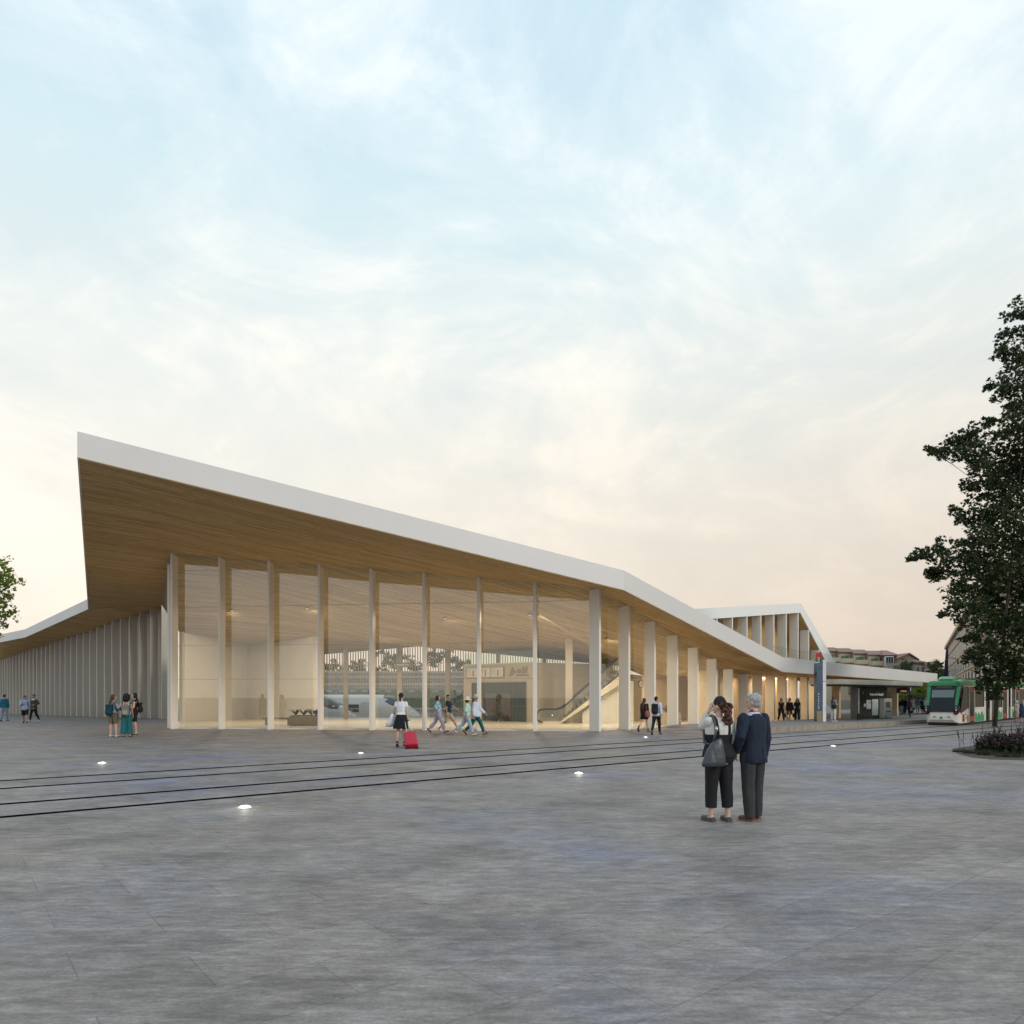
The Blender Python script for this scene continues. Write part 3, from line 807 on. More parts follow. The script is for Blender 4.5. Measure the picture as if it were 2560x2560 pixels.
MB().box((9.3, 41.9, .35), (1.6, .8, .7), R(44)).build('trough', mk('pale stone trough', (.42, .35, .24), .7), pl2, bevel=.02)
fern('palm', (9.2, 41.9, .7), 30, .75, FERN, pl2, 9)

# hanging sign under the ceiling between posts
hs = thing('hanging_sign', P(1008, 1662, 53.5), 'grey hanging direction sign in front of the slat screen', 'sign')
a = P(988, 1668, 53.5); b = P(1030, 1668, 53.5)
MB().obox(a, b - a, (0, .12, 0), (0, 0, .36)).build('board', mk('slate sign', (.15, .17, .17), .5), hs)
mb = MB(); mb.obox(a + Vector((.12, -.006, .14)), (b - a) * .45, (0, .006, 0), (0, 0, .06)); mb.obox(a + Vector((.75, -.006, .14)), (b - a) * .22, (0, .006, 0), (0, 0, .06)); mb.build('lettering_bar', WHITE, hs)
for x in (.25, 1.0): MB().tube([a + Vector((x, .06, .36)), Vector((a.x + x, a.y + .06, ceil_z(a.x + x, 53.5) or 5.6))], .015, 6).build('hanger', DARK, hs)

# railing in front of the tracks
rl = thing('railing', (-8, 57.5, 0), 'thin steel railing in front of the trains', 'railing')
x = -14.2
while x < 1.6:
    MB().box((x, 57.5, .34), (.06, .05, .68)).build('post', mk('pale post', (.55, .48, .36), .5), rl); x += 1.12
MB().box((-6.3, 57.5, .69), (15.9, .07, .05)).build('handrail', STEEL, rl)
MB().box((-6.3, 57.5, .38), (15.9, .03, .025)).build('mid_rail', STEEL, rl)

# trains on the sunken tracks
TW = mk('white train paint', (.42, .42, .41), .3, var=.03); TG = mk('dark train glass', (.03, .034, .03), .12, spec=.7)
TGREY = mk('grey train skirt', (.20, .20, .20), .5)
def train(nose_x, y, tail_x, label):
    t = thing('high_speed_train', (nose_x - 6, y, -1.5), label, 'train', 'trains at the platforms')
    prof = [(-1.32, .35), (-1.45, 1.0), (-1.42, 2.2), (-1.1, 3.05), (-.5, 3.38), (.5, 3.38), (1.1, 3.05), (1.42, 2.2), (1.45, 1.0), (1.32, .35)]
    rings = []; zs = -1.5
    def ring(x, sy, top, low): return [Vector((x, y + py * sy, zs + low + (pz - .35) / 3.03 * (top - low))) for py, pz in prof]
    rings.append(ring(tail_x, 1, 3.38, .35)); rings.append(ring(nose_x - 5.2, 1, 3.38, .35))
    for f, sy, top in ((-4.4, 1, 3.36), (-3.5, .99, 3.2), (-2.7, .95, 2.85), (-1.85, .88, 2.35), (-1.05, .76, 1.75), (-.4, .58, 1.25), (0, .3, .85)): rings.append(ring(nose_x + f, sy, top, .35))
    MB().loft(rings).build('body', TW, t, smooth=True)
    # cab glass sits proud of the nose
    g = []
    for f, sy, top in ((-4.1, .80, 3.36), (-3.5, .86, 3.27), (-2.7, .84, 2.95), (-1.95, .70, 2.5)):
        g.append([Vector((nose_x + f, y + py * sy * 1.03, zs + 1.75 + (pz - .35) / 3.03 * (top - 1.75))) for py, pz in prof])
    MB().loft(g).build('cab_glass', TG, t, smooth=True)
    MB().box(((tail_x + nose_x - 6.4) / 2, y - 1.44, zs + 2.05), (nose_x - 6.4 - tail_x, .05, .75)).build('window_band', TG, t)
    MB().box((nose_x - 5.7, y - 1.455, zs + 1.75), (.8, .04, 1.8)).build('door', mk('grey train door', (.42, .42, .42), .4), t)
    MB().box(((tail_x + nose_x - 4) / 2, y, zs + .28), (nose_x - 4 - tail_x, 2.3, .5)).build('skirt', TGREY, t)
    for k in (-1, 1): MB().ell((nose_x - 1.5, y + k * .78, zs + 1.42), (.35, .14, .12)).build('headlight', DARK, t)
train(-13.6, 64.0, -28.5, 'white train with rounded nose, left of the two behind the hall')
train(-8.4, 69.5, -28.5, 'white train with rounded nose, right of the two behind the hall')
# platform canopies
CANO = mk('grey canopy metal', (.20, .20, .18), .5, var=.1); CANL = mk('pale canopy edge', (.40, .40, .39), .5)
for i, (y, z, lab) in enumerate(((74, 2.35, 'nearest and lowest long grey platform canopy behind the trains'), (84, 3.35, 'middle long grey platform canopy behind the trains'), (96, 4.35, 'farthest and highest long grey platform canopy behind the trains'))):
    t = thing('platform_canopy', (-7, y, -1.5), lab, 'canopy', 'canopies over the train platforms')
    MB().box((-7, y, z + .25), (41, 4.5, .5)).build('deck', CANO, t)
    MB().box((-7, y - 2.28, z + .62), (41, .06, .22)).build('edge', CANL, t)
    mb = MB()
    for k in range(34): MB_x = -27 + k * 1.2; mb.box((MB_x, y - 2.3, z - .12), (.6, .06, .16))
    mb.build('soffit_panels', mk('pale canopy panels', (.30, .30, .29), .6), t)
    for x in (-24, -15, -6, 3, 10): MB().box((x, y, (z - 1.5) / 2), (.3, .3, z + 1.5)).build('post', CANO, t)
    MB().box((-7, y, -1.1), (41, 5, .8)).build('platform_edge', CONC, t)

# planted bank closing the view beyond the tracks
mb = MB(); mb.extrude([(-34, 107, -1.5), (-34, 112, -1.5), (-34, 112, 2.9), (-34, 109, 2.6)], (52, 0, 0))
tag(mb.build('grass_bank', mk('rough dark grass', (.07, .085, .04), .95, var=.5, scale=2.5)), kind='structure')
# ================================================================ trees
BARK = mk('dark bark', (.055, .045, .035), .9, var=.3, scale=8, bump=.4, bscale=25, stretch=(1, 1, .2))
LEAF_SHAPES = {
    'maple': [(0, -.5), (.12, -.2), (.45, -.28), (.3, -.02), (.55, .2), (.22, .2), (0, .55), (-.22, .2), (-.55, .2), (-.3, -.02), (-.45, -.28), (-.12, -.2)],
    'oval': [(0, -.5), (.22, -.15), (.22, .2), (0, .55), (-.22, .2), (-.22, -.15)]}
def leaves(mb, c, r, n, size, rnd, shape, flat=.8):
    pts = LEAF_SHAPES[shape]; k = len(pts)
    for _ in range(n):
        while True:
            q = Vector((rnd.uniform(-1, 1), rnd.uniform(-1, 1), rnd.uniform(-1, 1)))
            if .12 < q.length < 1: break
        # gather leaves in sprays: pull towards a few spray centres
        p = c + Vector((q.x * r, q.y * r, q.z * r * flat))
        s = size * rnd.uniform(.65, 1.25)
        nrm = Vector((rnd.gauss(0, .6), rnd.gauss(0, .6) - .35, rnd.gauss(.55, .5))).normalized()
        t = nrm.cross(Vector((rnd.uniform(-1, 1), rnd.uniform(-1, 1), -.6))).normalized(); b = nrm.cross(t)
        fold = rnd.uniform(-.18, .25)
        base = len(mb.v)
        mb.v += [p + t * (x * s) + b * (y * s) + nrm * (abs(x) * fold * s) for x, y in pts]
        mb.f.append([base + i for i in range(k)]); mb.mi.append(0)
def sprays(mb, c, r, n, size, rnd, shape, flat=.8, m=None):
    """n leaves in m small clumps filling an uneven ball"""
    m = m or max(3, n // 14)
    for _ in range(m):
        while True:
            q = Vector((rnd.uniform(-1, 1), rnd.uniform(-1, 1), rnd.uniform(-1, 1)))
            if q.length < 1: break
        q = q * (.35 + .65 * q.length ** .5) if q.length > .01 else q
        leaves(mb, c + Vector((q.x * r, q.y * r, q.z * r * flat)), r * rnd.uniform(.16, .30) + size * .6, n // m, size, rnd, shape, .7)
def tree(name, base, label, cat, blobs, trunk_r, leaf, mat, n_per, shape='oval', group=None, seed=1, top=None, flat=.85, limbs=True, bark=BARK):
    """blobs: (world centre, radius). trunk rises to `top`, limbs reach each blob"""
    rnd = random.Random(seed); base = Vector(base)
    t = thing(name, base, label, cat, group)
    top = Vector(top) if top is not None else base + Vector((0, 0, max(b[0].z for b in blobs) * .8))
    tr = MB(); pts = [base + Vector((0, 0, -.05))]; n = 7
    for i in range(1, n + 1):
        q = base.lerp(top, i / n); pts.append(q + Vector((rnd.uniform(-1, 1), rnd.uniform(-1, 1), 0)) * trunk_r * .35)
    tr.tube(pts, [trunk_r * (1.25 if i == 0 else 1) * (1 - .8 * i / n) for i in range(n + 1)], 9)
    if limbs:
        for c, r in blobs:
            near = [b for b in blobs if b[1] > r * 1.35 and (b[0] - c).length < (b[1] + r) * 1.25]
            if near:
                q = min(near, key=lambda b: (b[0] - c).length)[0]; tr.tube([q, q.lerp(c, .5) + Vector((0, 0, .05)), c], [trunk_r * .12, trunk_r * .08, trunk_r * .03], 5); continue
            s = pts[max(1, min(n - 1, int((c.z * .86 - base.z) / max(.1, top.z - base.z) * n)))]
            m = s.lerp(c, .5) + Vector((0, 0, .12 * (c - s).length * .3))
            tr.tube([s, m, c], [trunk_r * .26, trunk_r * .15, trunk_r * .04], 6)
            for _ in range(3):
                q = c + Vector((rnd.uniform(-1, 1), rnd.uniform(-1, 1), rnd.uniform(-.7, .9))) * r * .8
                tr.tube([m.lerp(c, rnd.uniform(.3, .9)), q], [trunk_r * .06, trunk_r * .015], 5)
    tr.build('trunk', bark, t, smooth=True)
    cr = MB()
    for c, r in blobs: sprays(cr, c, r, max(10, int(n_per * (r / leaf) ** 2)), leaf, rnd, shape, flat)
    cr.build('crown', mat, t, recalc=False)
    return t
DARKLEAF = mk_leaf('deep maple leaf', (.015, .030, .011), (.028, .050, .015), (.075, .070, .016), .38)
LIME = mk_leaf('sunlit leaf', (.09, .17, .02), (.17, .26, .03), (.32, .29, .05), .55)
MIDLEAF = mk_leaf('mid green leaf', (.026, .052, .016), (.045, .085, .022), (.085, .12, .03), .32)
rnd = random.Random(3)
# the big dark tree at the right edge
DT = 38.5
bl = [(2548, 775, 34), (2538, 835, 34), (2520, 882, 26), (2550, 900, 40), (2498, 872, 15), (2552, 965, 48), (2500, 968, 30), (2530, 1010, 26), (2560, 1060, 60), (2482, 1052, 20), (2455, 1075, 20), (2420, 1092, 34), (2345, 1120, 22), (2322, 1118, 13), (2380, 1125, 34),
      (2430, 1140, 44), (2500, 1130, 60), (2560, 1170, 70), (2470, 1200, 44), (2425, 1215, 24), (2500, 1250, 60), (2385, 1278, 16), (2412, 1290, 24), (2450, 1300, 40), (2540, 1300, 80), (2440, 1345, 34), (2400, 1350, 17), (2350, 1380, 34), (2312, 1392, 26), (2285, 1402, 15), (2360, 1425, 36),
      (2420, 1410, 50), (2500, 1400, 75), (2330, 1440, 20), (2400, 1465, 40), (2460, 1480, 50), (2540, 1480, 75), (2360, 1535, 15), (2388, 1515, 24), (2430, 1530, 42), (2490, 1560, 55), (2550, 1580, 60), (2435, 1585, 20), (2455, 1620, 30), (2500, 1640, 48), (2545, 1655, 36), (2440, 1655, 17), (2470, 1680, 26), (2490, 1715, 34), (2455, 1712, 17), (2520, 1700, 22), (2486, 1745, 17), (2420, 1640, 22), (2412, 1600, 16), (2540, 1690, 34),
      (2640, 900, 80), (2650, 1050, 100), (2680, 1220, 120), (2660, 1400, 110), (2640, 1560, 90), (2740, 1300, 120), (2720, 1100, 100), (2620, 1660, 50)]
blobs = []
for x, y, r in bl:
    D = DT + rnd.uniform(-2.2, 2.2) * (1 if x < 2600 else .8); blobs.append((P(x, y, D), r * 1.10 / F * D))
tb = Vector(((2486 - 1280) / F * 39.2, 39.2, 0))
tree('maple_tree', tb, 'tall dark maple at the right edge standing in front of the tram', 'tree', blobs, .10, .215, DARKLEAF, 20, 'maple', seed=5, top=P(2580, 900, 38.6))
# sunlit tree at the left edge
DL = 34.
bl = [(-20, 1420, 50), (10, 1440, 28), (28, 1425, 16), (-10, 1480, 50), (35, 1450, 20), (50, 1452, 10), (12, 1490, 24), (36, 1490, 9), (-20, 1540, 46), (12, 1530, 20), (36, 1516, 8), (8, 1565, 18), (-30, 1590, 30), (2, 1592, 9), (-90, 1440, 70), (-100, 1530, 70), (-60, 1370, 40), (-160, 1480, 60)]
blobs = [(P(x, y, DL + rnd.uniform(-1, 1)), r * 1.05 / F * DL) for x, y, r in bl]
tree('young_plane_tree', ((-95 - 1280) / F * DL, DL, 0), 'bright green tree whose crown enters at the left edge', 'tree', blobs, .10, .15, LIME, 8, 'maple', seed=8, top=P(-80, 1400, DL))
# trees beyond the tracks
for i, (x, y, r, D, lab) in enumerate(((812, 1672, 26, 122, 'round'), (900, 1668, 30, 126, 'wide'), (985, 1648, 36, 124, 'tall'), (1045, 1668, 26, 128, 'low'), (1098, 1640, 40, 122, 'broad'), (1148, 1668, 26, 124, 'small'), (850, 1680, 26, 130, 'squat'), (945, 1682, 28, 132, 'dim'))):
    c = P(x, y, D); r = r / F * D
    bs = [(c, r * .8)] + [(c + Vector((rnd.uniform(-1, 1) * r, rnd.uniform(-.5, .5) * r, rnd.uniform(-.5, .55) * r)), r * rnd.uniform(.35, .6)) for _ in range(6)]
    tree('station_tree', (c.x, c.y, 0), lab + ' green tree beyond the platforms, seen through the hall, number-free row place ' + ['far left', 'left', 'left of the hanging sign', 'right of the hanging sign', 'right of centre', 'nearest the box room', 'behind the left train', 'behind the right train'][i] if False else
         lab + ' green tree beyond the canopies, ' + ['first behind the slats at left', 'second behind the slats from left', 'left of the hanging sign', 'right of the hanging sign', 'behind the walking pair', 'nearest the box room', 'behind the left train', 'behind the right train'][i], 'tree', bs, .14, .5, MIDLEAF, 14, 'oval', group='trees beyond the train platforms', seed=20 + i)
# street trees right of the canopy
for i, (x, y, r, D, n, lab) in enumerate(((2252, 1668, 26, 110, 6, 'leafy green street tree behind the roof balustrade'), (2226, 1682, 14, 112, 4, 'small bushy tree low behind the roof balustrade'), (2328, 1672, 28, 100, 7, 'dense green street tree right of the roof end'), (2352, 1695, 24, 98, 6, 'dark green street tree just left of the blue banner'),
                                             (2262, 1738, 17, 80, 5, 'yellow green street tree under the canopy beside the shelter'), (2300, 1732, 20, 84, 6, 'yellow green street tree under the canopy end'), (2326, 1728, 20, 82, 6, 'yellow green street tree left of the tram cab'), (2298, 1722, 18, 88, 5, 'shaded street tree behind the display board'))):
    c = P(x, y, D); r = r / F * D
    bs = [(c, r * .7)] + [(c + Vector((rnd.uniform(-1, 1) * r, rnd.uniform(-.5, .5) * r, rnd.uniform(-.6, .6) * r)), r * rnd.uniform(.35, .6)) for _ in range(n)]
    tree('street_tree', (c.x + (.4 if i != 4 else 0), c.y, 0), lab, 'tree', bs, .16, .34 if i < 4 else .24, LIME if i >= 4 else MIDLEAF, 14, 'oval', group='street trees by the tram stop', seed=40 + i)

# ================================================================ gabled volume on the roof
PV0 = (RF0[0] + RFN.x * 8, RF0[1] + RFN.y * 8)
def pv(px): return along(px, PV0, RFD)
uL = 15.; uP, pP = pv(2003); uR, pR = pv(2088)
gv = thing('roof_pavilion', (pP.x, pP.y, 3.9), 'gabled white roof volume with white fins and timber backing above the low roof', 'building')
def pq(u, z, inw=0.): return Vector((PV0[0] + RFD.x * u + RFN.x * inw, PV0[1] + RFD.y * u + RFN.y * inw, z))
zP = zat(1508, pP.y); u17, p17 = pv(1742); z17 = zat(1522, p17.y)
zL = zP + (z17 - zP) * (uP - uL) / (uP - u17)
T_ = .84; zB = 3.95
# slope of the falling edge
sl_ = (zP - zat(1655, pR.y)) / (uR - uP)
prof = [(uL, zL), (uP, zP), (uR, zP - sl_ * (uR - uP)), (uR + .35, zB), (uR - .62, zB), (uP - .18, zP - T_ - .08), (uL, zL - T_)]
MB().extrude([pq(u, z) for u, z in prof], RFN * 7).build('gable_roof', mk('bright white panel', (.80, .78, .74), .45, var=.02), gv)
und = [(uL, zL - T_ - .02), (uP - .22, zP - T_ - .1), (uR - .68, zB)]
mb = MB()
for (a, za), (b, zb) in zip(und, und[1:]): mb.quad(pq(a, za - .01, .05), pq(b, zb - .01, .05), pq(b, zb - .01, 6.9), pq(a, za - .01, 6.9))
mb.build('soffit', WOOD, gv)
def pz(u): return (zL + (zP - zL) * (u - uL) / (uP - uL) - T_ - .03) if u < uP - .2 else zP - T_ - .1 - (zP - T_ - .1 - zB) * (u - uP + .2) / (uR - .65 - uP + .2)
for px in (1740, 1766, 1794.5, 1833, 1869.5, 1904, 1936.5, 1967.5, 1997, 2023.5, 2050):
    u, p = pv(px); h = pz(u - .05)
    fin(pq(u, 0, .02), -RFD, RFN, .13, .85, h, BLADE, gv, z0=3.9)
back = MB(); back.add([pq(uL, 3.9, 2.6), pq(uR - .7, 3.9, 2.6), pq(uP - .2, pz(uP - .25), 2.6), pq(uL, pz(uL), 2.6)], [(0, 1, 2, 3)])
back.build('timber_wall', WOOD, gv)
# glass balustrade along the roof edge
bb = thing('roof_balustrade', (18, 44, 4), 'frameless glass balustrade along the low roof edge', 'balustrade')
u0, q0 = along(1932, (Kb.x + RFN.x * .35, Kb.y + RFN.y * .35), RFD); u1, q1 = along(2308, (Kb.x + RFN.x * .35, Kb.y + RFN.y * .35), RFD)
n = 12
for i in range(n):
    a = q0.lerp(q1, (i + .01) / n); b = q0.lerp(q1, (i + .99) / n)
    za = zat(lerp_tab((a.x / a.y) * F + 1280, [(1900, 1622), (1957, 1643), (2344, 1684)]), a.y) - .05; zb = zat(lerp_tab((b.x / b.y) * F + 1280, [(1900, 1622), (1957, 1643), (2344, 1684)]), b.y) - .05
    if i == 0: za = zb + .15
    top = .62
    MB().quad(Vector((a.x, a.y, za)), Vector((b.x, b.y, zb)), Vector((b.x, b.y, zb + top)), Vector((a.x, a.y, za + top))).build('glass_panel', BALGLASS, bb)

# ================================================================ platform and tram stop
PH = .22
PD = Vector((.775, .632, 0)).normalized(); PN = Vector((-PD.y, PD.x, 0))
pa = G(1800, 1839); pa = Vector((9.3, 30.4, 0)); pe = pa + PD * 46
pm = MB()
seg = [(0, 0.0), (3.2, PH), (46, PH)]
def pfp(u, z, w): return pa + PD * u + PN * w + Vector((0, 0, z))
for (ua, za), (ub, zb) in zip(seg, seg[1:]):
    pm.solid([pfp(ua, -.02, 0), pfp(ub, -.02, 0), pfp(ub, -.02, 5.2), pfp(ua, -.02, 5.2)], [pfp(ua, za + .004, 0), pfp(ub, zb + .004, 0), pfp(ub, zb + .004, 5.2), pfp(ua, za + .004, 5.2)])
tag(pm.build('tram_platform', PAVING), kind='structure')
kb = MB()
k = 24
for i in range(k):
    ua, ub = 3.2 + (46 - 3.2) * i / k, 3.2 + (46 - 3.2) * (i + .985) / k
    kb.solid([pfp(ua, 0, -.04), pfp(ub, 0, -.04), pfp(ub, 0, -.003), pfp(ua, 0, -.003)], [pfp(ua, PH + .012, -.04), pfp(ub, PH + .012, -.04), pfp(ub, PH + .012, .0), pfp(ua, PH + .012, .0)])
kb.solid([pfp(0, 0, -.04), pfp(3.15, 0, -.04), pfp(3.15, 0, -.003), pfp(0, 0, -.003)], [pfp(0, .01, -.04), pfp(3.15, PH + .01, -.04), pfp(3.15, PH + .01, 0), pfp(0, .01, 0)])
tag(kb.build('platform_kerb', CONC), kind='structure')

SHB = mk('black brown shelter panel', (.035, .031, .026), .25, var=.25, spec=.6)
c0 = Vector(((2097 - 1280) / F * 42, 42, 0)); SD = Vector((.79, .613, 0)).normalized(); SN = Vector((-SD.y, SD.x, 0))
sh = thing('tram_shelter', c0, 'tram stop shelter with steel canopy and dark information wall on the platform', 'shelter')
def shp(u, w, z): return c0 + SD * u + SN * w + Vector((0, 0, z))
zt = 2.72; Ls = 11.6
MB().obox(shp(0, 0, zt - .30), SD * Ls, SN * 1.9, (0, 0, .30)).build('canopy', mk('bright canopy steel', (.62, .60, .56), .34, metal=.7, var=.12, scale=1.2), sh)
mb = MB()
for k in range(1, 8): mb.obox(shp(Ls * k / 8, -.006, zt - .30), SD * .02, SN * .01, (0, 0, .30))
mb.build('panel_seams', mk('bright seam', (.7, .68, .62), .4), sh)
mb = MB()
for k in range(44): mb.obox(shp(.08 + k * .26, .06, zt - .40), SD * .10, SN * 1.75, (0, 0, .095))
mb.build('louvres', mk('dark louvre', (.05, .047, .04), .5, var=.2), sh)
uW0, pW0 = along(2133, (shp(0, .8, 0).x, shp(0, .8, 0).y), SD); uW1, pW1 = along(2218, (shp(0, .8, 0).x, shp(0, .8, 0).y), SD)
MB().obox(shp(uW0, .8, PH), SD * (uW1 - uW0), SN * .12, (0, 0, zt - .42 - PH)).build('information_wall', SHB, sh)
MB().obox(shp(uW0 - .05, .55, PH), SD * .16, SN * .4, (0, 0, zt - .42 - PH)).build('post', mk('blue grey post', (.13, .16, .17), .4, metal=.4), sh)
MB().obox(shp(uW0 + .14, .5, PH), SD * .04, SN * .05, (0, 0, 2.0)).build('light_strip', mk('bright edge strip', (.9, .87, .78), .4), sh)
MB().obox(shp(uW0 + .22, .70, PH), SD * .85, SN * .1, (0, 0, 1.75)).build('steel_cabinet', mk('dark steel cabinet', (.09, .078, .06), .22, metal=.6, var=.2), sh)
def swall(px): u, p = along(px, (shp(0, .8, 0).x, shp(0, .8, 0).y), SD); return u
pc = shp((swall(2164) + swall(2217)) / 2, .79, 0); zc_ = zat(1736, pc.y)
lettering('stop_name', 'Estación Ferrocarril', .235, mk('white lettering', (.85, .85, .82), .5), sh, (pc.x, pc.y, zc_), SD, (0, 0, 1), mirror=True, bold=.004)
def poster(px0, px1, y0, y1, mat, name, off=.785, extra=None):
    u0, u1 = swall(px0), swall(px1); D = shp((u0 + u1) / 2, .8, 0).y
    o = MB().obox(shp(u0, off, zat(y1, D)), SD * (u1 - u0), SN * .012, (0, 0, zat(y0, D) - zat(y1, D))).build(name, mat, sh)
    return o, u0, u1, zat(y0, D), zat(y1, D)
PAPER = mk('white paper', (.78, .78, .76), .6); PALE = mk('pale map panel', (.70, .74, .68), .5)
o, u0, u1, z0, z1 = poster(2166, 2177, 1749, 1772, PAPER, 'red_topped_poster')
MB().obox(shp(u0, .778, z0 - .03), SD * (u1 - u0), SN * .006, (0, 0, .03)).build('red_strip', mk('poster red', (.5, .02, .04), .5), o)
MB().obox(shp(u0 + (u1 - u0) * .62, .778, z0 - .28), SD * (u1 - u0) * .25, SN * .006, (0, 0, .17)).build('figure', mk('grey ink', (.35, .35, .36)), o)
poster(2180, 2195, 1748, 1788, PALE, 'map_panel')
poster(2155.5, 2159.5, 1759.5, 1767, PAPER, 'notice', .69); poster(2161, 2164.5, 1759, 1766.5, PAPER, 'notice')
poster(2138.5, 2143.5, 1753, 1763, mk('pinkish notice', (.45, .36, .34)), 'notice', .66)
poster(2154, 2158, 1729.5, 1735.5, mk('orange badge', (.75, .25, .03)), 'badge')
# ticket machine
u0 = swall(2197.5); u1 = swall(2216.5); tm = thing('ticket_machine', shp((u0 + u1) / 2, .6, PH), 'grey ticket machine with screen and green badge at the shelter wall', 'ticket machine')
w_ = u1 - u0; TMg = mk('light grey machine', (.46, .45, .41), .45, var=.05)
MB().obox(shp(u0, .45, PH), SD * w_, SN * .34, (0, 0, 1.33)).build('cabinet', TMg, tm, bevel=.02)
MB().obox(shp(u0 + w_ * .18, .44, PH + .72), SD * w_ * .6, SN * .02, (0, 0, .38)).build('screen', mk('dull screen', (.14, .13, .10), .2, var=.4, scale=5), tm)
MB().obox(shp(u0 + w_ * .25, .44, PH + .44), SD * w_ * .5, SN * .02, (0, 0, .06)).build('slot', BLACK, tm)
MB().obox(shp(u0 + w_ * .06, .44, PH + .06), SD * w_ * .26, SN * .02, (0, 0, .20)).build('green_badge', mk('leaf green badge', (.12, .38, .04), .5), tm)
MB().obox(shp(u0 - .01, .443, PH - .0), SD * (w_ + .02), SN * .36, (0, 0, .05)).build('plinth', BLACK, tm)
# black bin at the wall end
bq = shp(uW0 - .25, .3, PH); bi = thing('litter_bin', bq, 'small black bin at the left end of the shelter wall', 'bin')
MB().tube([bq, bq + Vector((0, 0, .36))], [.13, .15], 14).build('body', BLACK, bi); MB().tube([bq + Vector((0, 0, .361)), bq + Vector((0, 0, .40))], [.16, .13], 14).build('lid', DARK, bi)
# hanging display
u0 = swall(2244); u1 = swall(2272); dz = zat(1733, shp(u0, .8, 0).y)
dd = thing('display_board', shp((u0 + u1) / 2, .8, dz), 'black display with orange line of text hanging under the shelter canopy', 'display')
MB().obox(shp(u0, .7, dz), SD * (u1 - u0), SN * .18, (0, 0, .36)).build('case', BLACK, dd, bevel=.01)
MB().obox(shp(u0 + (u1 - u0) * .15, .69, dz + .13), SD * (u1 - u0) * .5, SN * .01, (0, 0, .035)).build('lit_text', mk('lit orange text', (1, .3, .1), .5, emit=(1, .27, .08), estr=.8), dd)
for f in (.2, .8): MB().obox(shp(u0 + (u1 - u0) * f, .78, dz + .36), SD * .04, SN * .04, (0, 0, zt - .39 - dz - .36)).build('hanger', DARK, dd)
u0 = swall(2275.5); ps = thing('signal_post', shp(u0, .8, 0), 'thin white topped post at the right end of the shelter', 'post')
MB().obox(shp(u0, .8, PH), SD * .07, SN * .07, (0, 0, 1.85)).build('shaft', DARK, ps); MB().obox(shp(u0 - .02, .78, PH + 1.86), SD * .11, SN * .11, (0, 0, .38)).build('white_head', WHITE, ps)

# totem
td = 40.8; q = Vector(((2042 - 1280) / F * td, td, 0)); XR = Vector((1, .12, 0)).normalized(); XN = Vector((-XR.y, XR.x, 0))
tt = thing('stop_totem', q + XR * .28 + Vector((0, 0, PH)), 'tall blue and silver tram stop totem with red letter M on top', 'totem')
ztop = zat(1652, td)
MB().solid([q + Vector((0, 0, PH)), q + XR * .33 + Vector((0, 0, PH)), q + XR * .33 + XN * .3 + Vector((0, 0, PH)), q + XN * .3 + Vector((0, 0, PH))],
           [q + Vector((0, 0, ztop - .13)), q + XR * .33 + Vector((0, 0, ztop - .02)), q + XR * .33 + XN * .3 + Vector((0, 0, ztop - .02)), q + XN * .3 + Vector((0, 0, ztop - .13))]).build('dark_face', mk('blue mirror panel', (.10, .15, .23), .16, metal=.7, var=.25, scale=.7), tt)
MB().obox(q + XR * .36 - XN * .02 + Vector((0, 0, PH)), XR * .205, XN * .34, (0, 0, ztop - PH + .06)).build('silver_face', mk('bright silver panel', (.74, .75, .76), .28, metal=.35, var=.05), tt)
MB().obox(q + XR * .36 - XN * .026 + Vector((0, 0, PH + 2.32)), XR * .205, XN * .01, (0, 0, .03)).build('seam', DARK, tt)
MB().obox(q + XR * .0 - XN * .012 + Vector((0, 0, PH)), XR * .33, XN * .01, (0, 0, .62)).build('bronze_foot', mk('bronze foot', (.26, .2, .11), .4, metal=.5), tt)
GRN = mk('emblem green', (.012, .16, .05), .5); MRED = mk('letter red', (.55, .015, .02), .4)
lettering('emblem', 'A', .30, GRN, tt, q + XR * .2 - XN * .006 + Vector((0, 0, ztop - .42)), XR, (0, 0, 1), bold=.006)
mb = MB()
for k in range(7): mb.obox(q + XR * .10 - XN * .006 + Vector((0, 0, PH + .75 + k * .135)), XR * .035, XN * .005, (0, 0, .06 if k % 3 else .085))
mb.build('small_vertical_letters', mk('white lettering', (.8, .8, .8)), tt)
mq = q + XR * .2 + XN * .1
mb = MB(); zl = ztop + .10
for a, b in ((( -.13, 0), (-.10, .36)), ((-.10, .36), (0, .14)), ((0, .14), (.10, .42)), ((.10, .42), (.13, .04))):
    mb.obox(mq + XR * (a[0] - .04) + Vector((0, 0, zl + a[1])), XR * .085, XN * .1, XR * (b[0] - a[0]) + Vector((0, 0, b[1] - a[1])))
mb.build('letter_m', MRED, tt)
mb = MB()
for k in (-.13, .13): mb.obox(mq + XR * (k - .045) + Vector((0, 0, ztop - .05)), XR * .1, XN * .1, (0, 0, .15 + (.04 if k > 0 else 0)))
mb.build('green_feet', GRN, tt)

